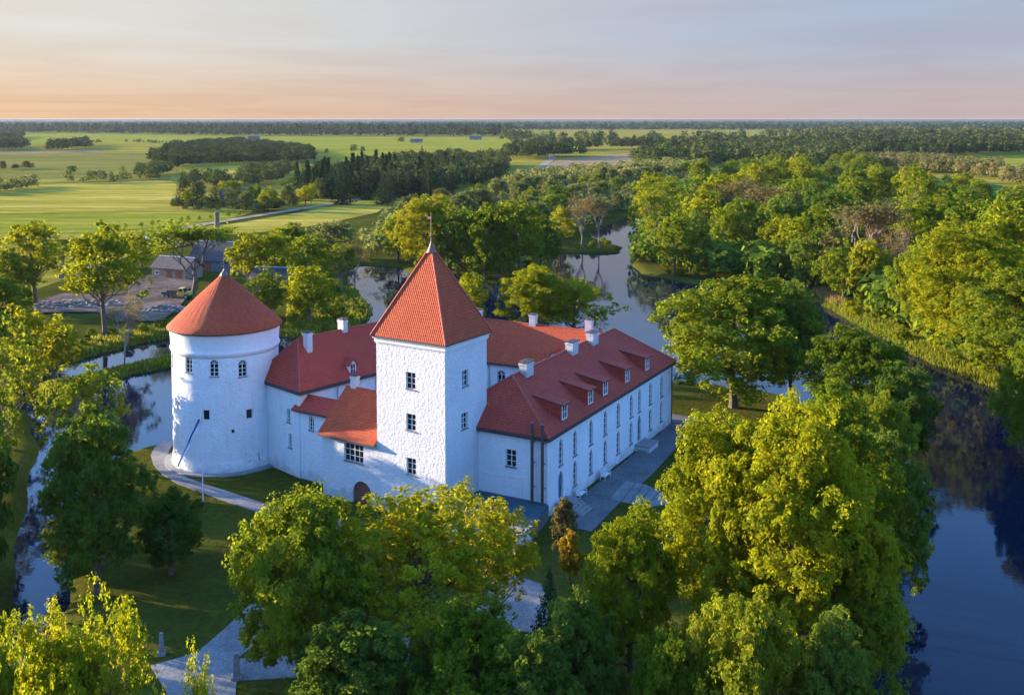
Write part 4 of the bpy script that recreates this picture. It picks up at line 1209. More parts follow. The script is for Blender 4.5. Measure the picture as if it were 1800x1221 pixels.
def put(kind, x, y, h, w, label, cat='tree', group=None, name='tree', rot=None, z=None):
    k = K[kind]
    o = bpy.data.objects.new(name, None); o.empty_display_size = 0.5
    o.location = (x, y, (land_h(x, y) if (GX0 < x < GX1 and GY0 < y < GY1) else 0.0) if z is None else z)
    o.rotation_euler = (0, 0, rng.uniform(0, 6.28) if rot is None else rot)
    s = (w / 2) / k.r
    o.scale = (s, s, h / k.h)
    col.objects.link(o); tag(o, label, cat, group)
    for n, me in k.parts:
        p = bpy.data.objects.new(n, me); p.parent = o; col.objects.link(p)
    return o
def tree(kind, u, vb, vt, wpx, label, **kw):
    """foot at photo point (u, vb), top at height of row vt, crown wpx wide"""
    x, y = ground(u, vb)
    h = height_at(vt, y)
    w = wpx / 1800.0 * y * (1.12 if vb < 800 else 1.0)
    return put(kind, x, y, h, w, label, **kw)

# ---- trees in front of the castle
tree('near_shoot', 205, 1780, 1030, 250, 'bright yellow-green young tree at the lower left edge')
tree('near_shoot', 100, 1800, 1075, 190, 'yellow-green leafy top left of the bright young tree')
tree('near_shoot', 350, 1900, 1145, 150, 'low yellow-green leafy top beside the bright tree at the lower left')
tree('near_a', 5, 1700, 1110, 190, 'dull green tree in the lower left corner')
tree('near_deep', 172, 1045, 722, 195, 'tall dark tree with lit top on the left bank of the castle island')
tree('near_deep', 122, 1000, 868, 95, 'lower dark tree leaning towards the left moat')
tree('near_deep', 300, 1008, 862, 135, 'small round dark tree on the shaded lawn below the round tower')
tree('mid_airy_1', 150, 818, 612, 160, 'leafy tree at the water left of the round tower')
tree('near_a', 535, 1215, 862, 320, 'broad green tree with pale trunk below the gatehouse')
tree('near_airy', 750, 1185, 860, 350, 'airy yellow-green tree with dark crooked limbs before the square tower')
tree('near_airy', 870, 1120, 885, 170, 'small airy yellow-leaved tree before the terrace')
tree('near_deep', 630, 1350, 1075, 260, 'dark green tree at the bottom edge left of centre')
tree('near_b', 830, 1340, 1040, 270, 'shaded green tree at the bottom edge near the centre')
tree('column_brown', 991, 990, 876, 56, 'narrow brownish conifer below the stone steps', name='conifer_tree', cat='conifer')
tree('column_orange', 1003, 1025, 930, 50, 'narrow golden conifer in front of the brownish one', name='conifer_tree', cat='conifer')
tree('near_gold', 1108, 1210, 897, 195, 'yellow-green rounded tree between the conifers and the giant tree')
tree('near_deep', 1010, 1330, 1020, 210, 'dark bushy tree at the bottom edge below the golden conifer')
tree('near_deep', 935, 1400, 1120, 190, 'dark undergrowth tree at the bottom edge beside the forecourt')
tree('spruce_near', 965, 1230, 1000, 120, 'dark spruce beside the gravel forecourt', name='spruce_tree')
tree('near_gold', 1262, 1165, 728, 250, 'sunlit golden-green tree nearest the right wing')
tree('near_gold', 1390, 1235, 700, 340, 'giant sunlit yellow-green tree on the right of the castle')
tree('near_tall', 1455, 1090, 672, 230, 'tall green tree rising behind the giant tree')
tree('near_deep', 1555, 1050, 745, 175, 'dark green tree leaning over the right channel')
tree('near_tall', 1500, 1235, 850, 220, 'green tree on the shaded right side of the giant tree')
tree('near_a', 1300, 1400, 1040, 240, 'lower green tree at the bottom edge under the giant tree')
tree('near_deep', 1460, 1400, 1080, 190, 'dark tree at the bottom edge beside the right channel')
tree('near_b', 1180, 1390, 1110, 170, 'shaded tree at the bottom edge between the conifers and the giant tree')
tree('near_gold', 120, 1830, 1090, 270, 'full yellow-green crown behind the bright young tree at the lower left')
# ---- island trees behind and right of the castle
tree('near_b', 1290, 716, 488, 275, 'broad chestnut tree on the lawn behind the right wing')
tree('near_deep', 1390, 706, 498, 125, 'dark tree to the right of the broad chestnut tree')
tree('near_a', 1505, 770, 575, 180, 'rounded tree on the right bank of the castle island')
tree('near_deep', 1585, 810, 625, 130, 'dark tree at the water on the right bank of the castle island')
tree('near_a', 1530, 870, 690, 150, 'low leafy tree in front of the rounded bank tree')
tree('near_gold', 940, 590, 466, 125, 'yellow-green tree behind the rear wing, left one of a pair')
tree('near_airy', 1012, 590, 474, 130, 'lighter leafy tree behind the rear wing, right one of a pair')
tree('mid_gold_0', 826, 580, 481, 76, 'small tree behind the roof of the square tower')
# ---- left bank
LB = 'trees on the left bank of the moat'
for i, (k, u, vb, vt, w, lab) in enumerate([
    ('near_deep', -34, 1060, 695, 130, 'dark tree at the left edge beside the narrow moat'),
    ('mid_airy_0', -4, 900, 625, 120, 'shaded tree at the left edge opposite the tall dark tree'),
    ('mid_airy_0', 20, 790, 570, 150, 'thinly leaved tree at the left edge above the moat bend'),
    ('mid_gold_1', 40, 665, 520, 120, 'yellow-green tree at the left end of the grassy spit'),
    ('mid_0', 104, 648, 535, 80, 'small sunlit tree at the left end of the upper channel'),
    ('mid_deep_0', -25, 720, 540, 150, 'dark tree cut by the left picture edge'),
    ('mid_1', -10, 610, 470, 150, 'tree at the left edge beyond the upper channel'),
    ('yard_0', 62, 535, 388, 130, 'tall airy tree left of the dirt yard'),
    ('yard_1', 186, 592, 390, 150, 'tall tree with pale trunk in front of the dirt yard'),
    ('bare_a', 218, 630, 500, 52, 'thin almost bare tree at the upper channel'),
    ('bare_green', 338, 520, 392, 125, 'grey-brown budding tree in front of the barn'),
    ('mid_0', 12, 545, 432, 110, 'green tree at the left edge behind the dirt yard'),
    ('mid_gold_0', 250, 470, 408, 60, 'small bright tree behind the gravel yard'),
    ('mid_1', 160, 470, 420, 70, 'rounded tree beside the low shed'),
    ('mid_airy_1', 110, 470, 415, 70, 'loose leafy tree left of the low shed')]):
    tree(k, u, vb, vt, w, lab, group=LB)
for k, u, vb, vt, w, lab in [
    ('near_deep', -150, 1000, 660, 170, 'dark tree beyond the left picture edge beside the narrow moat'),
    ('near_deep', -240, 900, 600, 190, 'dark tree beyond the left picture edge opposite the island'),
    ('near_a', -120, 830, 560, 170, 'green tree beyond the left picture edge above the moat bend'),
    ('near_deep', -330, 1080, 640, 200, 'tall tree well beyond the left picture edge')]:
    tree(k, u, vb, vt, w, lab, group=LB)
# ---- right of the conical roof
for k, u, vb, vt, w, lab in [
    ('mid_gold_0', 436, 505, 408, 78, 'sunlit tree covering the right end of the barn'),
    ('mid_gold_1', 484, 500, 402, 92, 'bright rounded tree above the red conical roof'),
    ('mid_0', 470, 560, 470, 84, 'leafy tree at the right side of the red conical roof'),
    ('mid_2', 548, 520, 412, 90, 'tall leafy tree left of the river bend'),
    ('mid_gold_0', 545, 568, 468, 100, 'spreading sunlit tree on the grassy bank behind the left wing'),
    ('mid_airy_0', 600, 510, 418, 76, 'loose leafy tree close to the river bend'),
    ('bare_b', 622, 506, 428, 46, 'thin bare tree standing at the river bend'),
    ('willow_0', 585, 455, 388, 80, 'grey-green willow behind the river bend'),
    ('mid_1', 510, 470, 392, 74, 'green tree between the barn and the river bend')]:
    tree(k, u, vb, vt, w, lab, group='trees on the bank behind the left wing')
# ---- wooded point behind the square tower
for k, u, vb, vt, w, lab in [
    ('near_gold', 748, 480, 345, 112, 'bright sunlit tree directly behind the tip of the square tower'),
    ('mid_0', 700, 462, 372, 70, 'green tree at the left end of the wooded point'),
    ('mid_deep_0', 806, 486, 372, 84, 'dark tree to the right of the weather vane'),
    ('mid_1', 852, 490, 358, 96, 'tall tree in the middle of the wooded point'),
    ('mid_2', 912, 486, 350, 110, 'tall sunlit tree at the right part of the wooded point'),
    ('mid_deep_1', 950, 474, 376, 76, 'dark tree at the right end of the wooded point'),
    ('mid_0', 880, 492, 420, 60, 'low tree at the shore of the wooded point'),
    ('mid_gold_1', 985, 436, 362, 62, 'yellow-green tree on the narrow tongue in the river'),
    ('bare_a', 1022, 434, 344, 52, 'reddish bare tree on the narrow tongue in the river'),
    ('bare_b', 1052, 436, 350, 44, 'reddish bare tree at the tip of the narrow tongue'),
    ('mid_1', 780, 470, 360, 80, 'tree in the second row of the wooded point'),
    ('mid_deep_1', 830, 468, 366, 80, 'dark tree in the second row of the wooded point')]:
    tree(k, u, vb, vt, w, lab, group='trees on the wooded point')
# ---- right bank of the right channel
for k, u, vb, vt, w, lab in [
    ('near_gold', 1700, 640, 402, 220, 'huge sunlit tree on the right bank of the channel'),
    ('near_tall', 1790, 690, 460, 230, 'large green tree cut by the right picture edge'),
    ('near_a', 1635, 596, 425, 140, 'leafy tree left of the huge sunlit bank tree'),
    ('mid_gold_1', 1760, 560, 360, 170, 'tall yellow-green tree behind the huge bank tree'),
    ('near_a', 1810, 800, 560, 150, 'green tree overhanging the channel at the right edge'),
    ('mid_gold_0', 1522, 538, 420, 76, 'slim yellow tree with bare trunk at the channel mouth'),
    ('column_pale', 1464, 516, 402, 58, 'pale buff columnar tree at the channel mouth'),
    ('bare_a', 1596, 534, 398, 74, 'reddish bare tree on the right bank'),
    ('bare_b', 1548, 500, 395, 60, 'brownish bare tree behind the slim yellow tree'),
    ('mid_0', 1690, 480, 335, 120, 'tree at the far right corner of the wood'),
    ('mid_1', 1790, 500, 330, 150, 'tree at the right edge before the deep green field')]:
    tree(k, u, vb, vt, w, lab, group='trees on the right bank')
# ================================================================== woods, copses and far forest
def in_poly(x, y, poly):
    return poly_sd(np.asarray(x, float), np.asarray(y, float), np.array(poly)) > 0
def scatter(poly_px, n, mind, seed, keep_land=True):
    """n spread points inside a photo polygon laid on the ground"""
    rg = np.random.default_rng(seed)
    poly = [ground(*p) for p in poly_px]
    P = np.array(poly); lo, hi = P.min(0), P.max(0)
    out = []
    tries = 0
    while len(out) < n and tries < 60:
        tries += 1
        c = rg.uniform(lo, hi, size=(400, 2))
        ok = in_poly(c[:, 0], c[:, 1], poly)
        if keep_land: ok &= land_distance(c[:, 0], c[:, 1]) > 1.5
        for q in c[ok]:
            if all((q[0] - p[0]) ** 2 + (q[1] - p[1]) ** 2 > mind * mind for p in out):
                out.append(q)
                if len(out) >= n: break
    return np.array(out), rg
def grove(poly, n, mind, seed, kinds, h, w, label, group, name='tree', cat='tree'):
    pts, rg = scatter(poly, n, mind, seed)
    for q in pts:
        hh = rg.uniform(*h)
        kd = kinds[rg.integers(len(kinds))]
        look = next((v for k, v in LOOK if kd.startswith(k)), '')
        put(kd, q[0], q[1], hh, hh * rg.uniform(*w), (look + ' ' + label).strip(), cat, group, name)
    return pts
LOOK = [('mid_gold', 'yellow-green'), ('mid_deep', 'dark green'), ('mid_airy', 'thinly leaved'), ('mid_', 'mid green'), ('pale', 'pale buff'), ('willow', 'grey-green'), ('bare', 'bare reddish')]
grove([(1112, 470), (1200, 488), (1300, 506), (1430, 522), (1480, 540), (1560, 500), (1500, 440), (1400, 400), (1250, 380), (1130, 395)], 40, 8.0, 1,
      ['mid_0', 'mid_1', 'mid_2', 'mid_deep_0', 'mid_deep_1', 'mid_airy_1', 'mid_gold_0', 'bare_b'], (13, 20), (0.72, 1.0), 'tree in the front rows of the wood across the river', 'trees in the front of the right wood')
grove([(1130, 394), (1250, 379), (1400, 399), (1500, 439), (1600, 500), (1740, 500), (1800, 420), (1740, 372), (1600, 340), (1500, 312), (1330, 312), (1190, 345)], 62, 11.0, 2,
      ['mid_0', 'mid_1', 'mid_2', 'mid_gold_0', 'mid_deep_0', 'mid_deep_1', 'mid_airy_0', 'mid_gold_1'], (13, 20), (0.75, 1.05), 'tree deep inside the wood across the river', 'trees inside the right wood')
grove([(1600, 590), (1700, 640), (1830, 690), (1900, 560), (1850, 460), (1700, 480), (1600, 520)], 12, 9.0, 3, ['mid_gold_0', 'mid_0', 'mid_2', 'mid_gold_1'], (12, 17), (0.75, 1.0),
      'tree between the large trees of the right bank', 'fill trees on the right bank')
grove([(640, 452), (700, 455), (760, 462), (960, 440), (1030, 405), (1085, 380), (1180, 345), (1250, 312), (1050, 318), (880, 345), (740, 372), (650, 405)], 58, 10.0, 4,
      ['willow_0', 'willow_1', 'willow_0', 'pale', 'mid_1', 'mid_deep_0', 'willow_1'], (8, 12.5), (0.8, 1.15), 'bushy tree in the thicket along the river', 'willows in the river thicket')
grove([(300, 352), (395, 345), (500, 352), (610, 345), (605, 362), (480, 372), (320, 366)], 15, 8.0, 5, ['mid_0', 'mid_gold_0', 'mid_deep_0', 'willow_0'], (7, 11), (0.7, 1.0),
      'garden tree around the hidden cottage', 'trees around the cottage')
grove([(512, 340), (620, 330), (700, 335), (800, 330), (790, 345), (660, 365), (530, 360)], 34, 5.5, 6, ['spruce_a', 'spruce_b'], (13, 21), (0.42, 0.56),
      'dark spruce in the belt behind the cottage', 'spruces behind the cottage', 'spruce_tree')
for u, vb, vt, w, lab in ((322, 358, 298, 34, 'tall spruce at the left end of the cottage garden'), (346, 357, 302, 34, 'second tall spruce in the cottage garden'), (380, 358, 316, 32, 'shorter spruce in the cottage garden'),
                          (742, 312, 256, 30, 'tall spruce standing out above the field edge')):
    tree('spruce_a', u, vb, vt, w, lab, name='spruce_tree')
for u, vb, vt, w, k, lab in ((126, 305, 291, 18, 'mid_deep_0', 'single round bush in the olive field'), (520, 336, 312, 60, 'mid_deep_1', 'dark tree at the edge of the spruce belt'),
                             (705, 250, 241, 12, 'mid_deep_0', 'lone tree on the far green field')):
    tree(k, u, vb, vt, w, lab)
# ---- undergrowth closing the wood floor, one mass
UNDER = [(1125, 468), (1300, 500), (1430, 518), (1500, 545), (1600, 600), (1700, 645), (1850, 690), (1900, 520), (1800, 420), (1740, 372), (1600, 340), (1500, 312), (1330, 312), (1190, 345), (1135, 395)]
# young saplings in a row beside the white track
sp = [(248 + 17 * i + 3 * math.sin(i * 2.1), 399 - 2.05 * i) for i in range(11)]
for i, (u, v) in enumerate(sp):
    tree('shrub_gold', u, v, v - 9 - 2 * math.sin(i * 1.7), 8, 'young sapling in the row beside the white track', cat='sapling', group='saplings beside the track', name='sapling')
# shrubs along banks and yards
def shrubs(poly, n, mind, seed, kinds, h, label, group):
    pts, rg = scatter(poly, n, mind, seed)
    for q in pts:
        hh = rg.uniform(*h)
        put(kinds[rg.integers(len(kinds))], q[0], q[1], hh, hh * rg.uniform(1.0, 1.5), label, 'shrub', group, 'shrub')
shrubs([(500, 520), (600, 505), (650, 540), (640, 560), (560, 586), (500, 580)], 26, 2.6, 11, ['shrub', 'shrub_gold', 'shrub_deep'], (1.2, 3.0), 'low shrub on the grassy bank inside the river bend', 'shrubs inside the river bend')
shrubs([(1440, 528), (1500, 560), (1600, 613), (1700, 656), (1800, 690), (1800, 640), (1640, 590), (1520, 535)], 44, 2.6, 12, ['shrub_gold', 'shrub', 'shrub_gold'], (1.0, 3.2), 'sunlit shrub on the right bank of the channel', 'shrubs on the right bank')
shrubs([(60, 640), (190, 606), (300, 585), (300, 570), (180, 580), (60, 610)], 16, 3.0, 13, ['shrub', 'shrub_deep'], (0.8, 2.2), 'low shrub on the bank of the upper channel', 'shrubs on the upper channel')
shrubs([(1104, 462), (1200, 490), (1300, 508), (1430, 524), (1430, 508), (1300, 495), (1110, 450)], 24, 3.0, 14, ['shrub_deep', 'shrub'], (1.4, 3.4), 'dark shrub at the water edge of the wood', 'shrubs at the wood edge')
shrubs([(705, 470), (830, 490), (930, 488), (965, 470), (965, 440), (1090, 437), (1060, 425), (950, 455), (830, 475), (720, 460)], 24, 3.0, 15, ['shrub_deep', 'shrub'], (1.0, 2.6), 'dark shrub along the shore of the wooded point', 'shrubs on the wooded point')

# ---- farther copses and forests: nobody could count these, each is one mass
def card_tree(seed, h, r, base, n, leaf, spire=False):
    rg = np.random.default_rng(seed)
    if spire:
        q = rg.uniform(0, 1, n) ** 0.8; az = rg.uniform(0, 6.28, n)
        rr = r * (1 - q) * rg.uniform(0.5, 1.05, n)
        c = np.stack([np.cos(az) * rr, np.sin(az) * rr, h * (0.03 + 0.95 * q)], -1)
        nn = nrm(np.stack([np.cos(az), np.sin(az), np.full(n, 0.7)], -1) + rg.normal(size=(n, 3)) * 0.3)
    else:
        d = nrm(rg.normal(size=(n, 3))); d[:, 2] = np.where(d[:, 2] < -0.6, -d[:, 2], d[:, 2])
        lob = 1 + 0.22 * np.sin(3 * np.arctan2(d[:, 1], d[:, 0]) + seed) + 0.15 * np.sin(7 * d[:, 2] + seed)
        rho = rg.uniform(0.55, 1.0, n) * lob
        c = np.stack([d[:, 0] * r * rho, d[:, 1] * r * rho, base + (h - base) * 0.5 * (1 + d[:, 2] * rho * 0.95)], -1)
        nn = nrm(d + rg.normal(size=(n, 3)) * 0.45 + [0, 0, 0.2])
    return leaf_arrays(c, nn, leaf * rg.uniform(0.7, 1.25, n), 0.62, rg, rg.uniform(0, 1, n))
def mass(name, pts, protos, hs, mat, label, seed=0, wide=(0.85, 1.2), cat='woodland'):
    """one mesh holding many card trees"""
    rg = np.random.default_rng(seed); V, T = [], []
    for i, (x, y) in enumerate(pts):
        v, t = protos[rg.integers(len(protos))]
        a = rg.uniform(0, 6.28); s = rg.uniform(*hs); w = s * rg.uniform(*wide)
        ca, sa = math.cos(a) * w, math.sin(a) * w
        q = np.empty_like(v); q[..., 0] = v[..., 0] * ca - v[..., 1] * sa + x; q[..., 1] = v[..., 0] * sa + v[..., 1] * ca + y; q[..., 2] = v[..., 2] * s
        V.append(q); T.append(np.clip(t * 0.55 + rg.uniform(-0.25, 0.6), 0, 1))
    me = quads_to_mesh(name, np.concatenate(V), np.concatenate(T), mat)
    return tag(link(name, me), label, cat, kind='stuff')
def fill(poly_px, spacing, seed, jitter=0.45, patchy=None):
    """jittered points over a photo polygon, spacing in metres (number or function of distance)"""
    rg = np.random.default_rng(seed)
    poly = np.array([ground(*p) for p in poly_px]); lo, hi = poly.min(0), poly.max(0)
    out = []
    y = lo[1]
    while y < hi[1]:
        s = spacing(y) if callable(spacing) else spacing
        xs = np.arange(lo[0], hi[0], s) + rg.uniform(-jitter, jitter, int(math.ceil((hi[0] - lo[0]) / s)))[: len(np.arange(lo[0], hi[0], s))] * s
        ys = y + rg.uniform(-jitter, jitter, len(xs)) * s
        ok = in_poly(xs, ys, poly)
        if patchy: ok &= (wiggle(xs / patchy[0] + seed, ys / patchy[0]) + 0.5 * wiggle(xs / patchy[0] * 2.7, ys / patchy[0] * 2.7 + seed)) > patchy[1]
        out += list(zip(xs[ok], ys[ok]))
        y += s * 0.9
    return out
cl = [card_tree(s, 10, 4.4, 0.3, 170, 0.85) for s in (1, 2, 3)]
cl2 = [card_tree(s, 10, 4.4, 0.3, 84, 1.2) for s in (14, 15, 16)]
cs = [card_tree(s, 13, 2.8, 0.2, 150, 0.9, True) for s in (4, 5)]
fl_ = [card_tree(s, 12, 5.2, 0.2, 36, 2.1) for s in (6, 7, 8)]
fs_ = [card_tree(s, 15, 3.8, 0.2, 34, 1.9, True) for s in (9, 10)]
hl_ = [card_tree(s, 14, 9, 0.2, 15, 5.2) for s in (11, 12, 13)]
up_ = [p for p in fill(UNDER, 6.5, 41) if land_h(*p) > -0.1 or not (GX0 < p[0] < GX1 and GY0 < p[1] < GY1)]
mass('undergrowth', up_, [card_tree(s, 8, 4.0, 0.1, 105, 0.85) for s in (21, 22, 23)], (0.7, 1.25), M['leaf_deep'], 'shady undergrowth filling the wood across the river', 15, cat='undergrowth')
tk = fill([(640, 450), (700, 455), (760, 462), (960, 440), (1030, 405), (1085, 380), (1180, 345), (1250, 312), (1050, 318), (880, 345), (740, 372), (650, 405)], 7.5, 42)
tk = [p for p in tk if land_distance(np.array([p[0]]), np.array([p[1]]))[0] > 2]
mass('undergrowth', tk, [card_tree(s, 6, 3.6, 0.1, 110, 0.68) for s in (24, 25)], (0.7, 1.2), M['leaf_grey'], 'grey-green undergrowth of the river thicket', 16, cat='undergrowth')
mass('woodland', fill([(262, 285), (300, 262), (420, 252), (548, 268), (552, 286), (460, 290), (380, 292), (330, 298), (280, 298)], 10.5, 1, patchy=(16, -0.42)), cl2, (0.6, 1.25), M['leaf_far'],
     'long dark copse in the middle of the left fields', 1)
mass('woodland', fill([(405, 322), (455, 306), (510, 300), (505, 318), (440, 332)], 9, 2) + fill([(240, 312), (268, 296), (300, 306), (268, 322)], 9, 3) + fill([(310, 330), (350, 322), (405, 318), (400, 334), (320, 340)], 9, 4),
     cl, (0.6, 1.0), M['leaf_far_light'], 'scattered bushes along the ditches of the left fields', 2, cat='shrubs')
mass('woodland', fill([(505, 348), (560, 322), (640, 305), (720, 318), (800, 318), (800, 332), (700, 340), (620, 352)], 8.0, 51, patchy=(14, -0.3)), cs + cs + cl, (0.6, 1.5), M['needle'], 'dark spruce belt right of the cottage', 17)
mass('woodland', fill([(300, 366), (420, 360), (500, 366), (470, 374), (330, 372)], 5.5, 52) + fill([(430, 374), (530, 358), (536, 362), (440, 379)], 5.5, 53), cl, (0.25, 0.55), M['leaf_far'], 'low dark hedge between the garden and the white track', 18, cat='hedge')
mass('woodland', fill([(560, 262), (905, 262), (905, 270), (560, 272)], 30, 54, patchy=(30, 0.25)) + fill([(420, 262), (560, 258), (560, 264), (420, 266)], 30, 55, patchy=(30, 0.2)), cl, (0.5, 1.2), M['leaf_far'], 'sparse bushes dotted over the far green fields', 19, cat='shrubs')
mass('woodland', fill([(100, 322), (260, 302), (285, 312), (180, 326)], 12, 56, patchy=(14, 0.0)), cl, (0.4, 0.9), M['leaf_grey'], 'loose row of bushes between the olive field and the yellow meadow', 20, cat='shrubs')
mass('woodland', fill([(-80, 300), (60, 296), (62, 298), (-80, 303)], 9, 57, patchy=(9, -0.2)) + fill([(330, 310), (520, 302), (522, 304), (330, 313)], 8, 58, patchy=(9, -0.2)) + fill([(640, 300), (800, 293), (800, 295), (640, 303)], 8, 59, patchy=(9, -0.3)) + fill([(-80, 256), (250, 250), (560, 262), (560, 264), (250, 252.5), (-80, 258)], 14, 60, patchy=(16, 0.0)),
     cl, (0.25, 0.7), M['leaf_far'], 'thin broken hedges along the field ditches', 21, cat='hedge')
mass('woodland', fill([(-60, 336), (60, 326), (68, 333), (-60, 346)], 7, 5), cl, (0.5, 0.75), M['leaf_grey'], 'brownish hedge at the left edge of the yellow meadow', 3, cat='hedge')
mass('woodland', fill([(-40, 262), (40, 256), (50, 264), (-40, 268)], 14, 6) + fill([(82, 262), (150, 254), (160, 262), (86, 268)], 14, 7) + fill([(-30, 243), (40, 240), (40, 245), (-30, 248)], 18, 8), cl2, (1.0, 1.5), M['leaf_far'],
     'dark tree clumps in the far left field', 4, cat='trees')
mass('woodland', fill([(620, 318), (700, 296), (790, 290), (890, 290), (900, 312), (850, 330), (760, 340), (650, 345)], 9.5, 9, patchy=(20, -0.5)), cl, (0.7, 1.5), M['leaf_far'], 'dark leafy belt beside the green pasture', 5)
mass('woodland', fill([(870, 280), (930, 262), (1060, 262), (1200, 258), (1200, 268), (1010, 276), (960, 282)], 15, 10, patchy=(30, -0.3)), cl, (1.1, 1.7), M['leaf_far'], 'dark belt of trees around the far farmstead', 6)
mass('woodland', fill([(880, 330), (1040, 312), (1180, 300), (1240, 300), (1240, 312), (1080, 326), (900, 345)], 9, 11), cl, (0.8, 1.15), M['leaf_grey'], 'grey-green willow scrub beyond the river', 7, cat='scrub')
mass('woodland', fill([(1110, 284), (1210, 262), (1400, 262), (1540, 268), (1500, 300), (1400, 306), (1240, 306), (1130, 300)], 11, 12, patchy=(26, -0.35)), cl2, (0.6, 1.7), M['leaf_far_light'], 'broad leafy wood in the right middle distance', 8)
mass('woodland', fill([(1480, 294), (1600, 288), (1760, 306), (1760, 318), (1620, 304), (1520, 302)], 10, 13) + fill([(1760, 318), (1860, 318), (1860, 332), (1770, 330)], 10, 14), cl, (0.9, 1.3), M['leaf_pale'],
     'row of pale sunlit willows across the right fields', 9, cat='trees')
mass('woodland', fill([(1190, 262), (1300, 256), (1540, 264), (1640, 262), (1900, 262), (1900, 270), (1640, 278), (1540, 274), (1300, 266)], 17, 15), cl2, (1.2, 1.8), M['leaf_far'], 'dark tree belt behind the right fields', 10)
mass('woodland', fill([(1000, 262), (1220, 246), (1390, 252), (1540, 240), (1800, 245), (1960, 250), (1960, 262), (1540, 262), (1300, 255), (1180, 260)], 24, 16, patchy=(60, -0.1)), fl_, (0.6, 1.9), M['leaf_far'], 'far rolling woodland on the right', 11)
mass('woodland', fill([(880, 246), (1200, 243), (1400, 238), (1540, 234), (1700, 240), (2000, 240), (2000, 247), (1500, 243), (1180, 252), (900, 252)], 28, 17, patchy=(80, -0.15)), fl_, (0.6, 2.0), M['leaf_far_light'], 'far leafy woods below the right horizon', 12)
mass('woodland', fill([(-300, 240), (90, 234), (300, 238), (420, 240), (620, 240), (900, 241), (900, 231), (500, 229), (-300, 228)], 30, 18), fl_ + fs_, (1.3, 1.9), M['needle'], 'dark pine forest across the left horizon', 13)
mass('woodland', fill([(-700, 228.5), (2500, 228.5), (2500, 216.2), (-700, 216.2)], lambda y: 42 + max(0, y - 3600) * 0.024, 19), hl_, (0.7, 1.8), M['needle'], 'bluish forest belt along the whole horizon', 14, wide=(1.0, 1.6))

far = MB()
far.add([(-60000, 9000, 11), (60000, 9000, 11), (60000, 80000, 14), (-60000, 80000, 14), (-60000, 8990, 0), (60000, 8990, 0)], [(0, 1, 2, 3), (4, 5, 1, 0)])
tag(far.build('forest_canopy', M['far_canopy']), 'unbroken far forest canopy running out to the horizon', 'forest', kind='stuff')
# ---- reeds and tall grass on the banks
def blades(name, poly, n, seed, h, mat, label, cat='grass', wid=0.14):
    rg = np.random.default_rng(seed); pl = [ground(*p) for p in poly]; P = np.array(pl)
    lo, hi = P.min(0), P.max(0)
    c = rg.uniform(lo, hi, size=(n * 5, 2))
    d = land_distance(c[:, 0], c[:, 1])
    ok = in_poly(c[:, 0], c[:, 1], pl) & (d > -0.4)
    c = c[ok][:n]; k = len(c)
    z = land_z(c[:, 0], c[:, 1])
    az = rg.uniform(0, 6.28, k); hh = rg.uniform(*h, k); w = wid * rg.uniform(0.6, 1.4, k)
    t = np.stack([np.cos(az), np.sin(az), np.zeros(k)], -1)
    lean = rg.normal(size=(k, 2)) * 0.22
    b = np.stack([c[:, 0], c[:, 1], z - 0.05], -1)
    top = b + np.stack([lean[:, 0] * hh, lean[:, 1] * hh, hh], -1)
    v = np.empty((k, 4, 3)); v[:, 0] = b - t * w[:, None]; v[:, 1] = b + t * w[:, None]; v[:, 2] = top + t * w[:, None] * 0.25; v[:, 3] = top - t * w[:, None] * 0.25
    return tag(link(name, quads_to_mesh(name, v, rg.uniform(size=k), mat)), label, cat, kind='stuff')
blades('grass', [(1440, 528), (1500, 562), (1600, 616), (1700, 660), (1800, 697), (1800, 670), (1640, 610), (1540, 555), (1470, 520)], 9000, 21, (0.5, 1.3), M['tall_grass'], 'tall sunlit grass on the right bank of the channel')
blades('reeds', [(1430, 512), (1480, 515), (1490, 545), (1445, 528)], 2500, 22, (0.8, 1.7), M['reed'], 'dry buff reeds at the channel mouth', 'reeds')
blades('grass', [(505, 520), (640, 500), (660, 540), (640, 566), (560, 594), (500, 590)], 6000, 23, (0.3, 0.8), M['tall_grass'], 'rough grass on the bank inside the river bend')
blades('grass', [(55, 664), (305, 614), (395, 602), (395, 618), (305, 640), (150, 685), (60, 708)], 5000, 24, (0.2, 0.6), M['tall_grass'], 'rough grass on the narrow spit between the channels')
blades('grass', [(60, 650), (305, 594), (305, 568), (60, 615)], 5000, 25, (0.3, 0.9), M['tall_grass'], 'rough grass on the far bank of the upper channel')

# ---- water weed
def pads(poly, n, seed, label):
    rg = np.random.default_rng(seed); pl = [ground(*p) for p in poly]; P = np.array(pl)
    c = rg.uniform(P.min(0), P.max(0), size=(n * 6, 2))
    ok = in_poly(c[:, 0], c[:, 1], pl) & (land_distance(c[:, 0], c[:, 1]) < -1.2) & (wiggle(c[:, 0] * 1.3, c[:, 1] * 1.3) > 0.1)
    c = c[ok][:n]; mb = MB()
    for x, y in c:
        r = rg.uniform(0.1, 0.32); a0 = rg.uniform(0, 6.28)
        mb.add([(x + r * math.cos(a0 + i * 1.047), y + r * 0.8 * math.sin(a0 + i * 1.047), -0.688 + 0.002 * rg.uniform()) for i in range(6)], [(0, 1, 2, 3, 4, 5)])
    tag(mb.build('water_weed', M['weed']), label, 'water weed', kind='stuff')
M['weed'] = simple('floating_weed', (0.05, 0.06, 0.02), (0.09, 0.10, 0.03), 1.0, 0.8, pos=True)
pads([(618, 480), (690, 472), (700, 520), (640, 520)], 260, 31, 'floating weed in the river bend')
pads([(1110, 480), (1200, 500), (1190, 600), (1130, 560)], 320, 32, 'floating weed on the pond behind the castle')
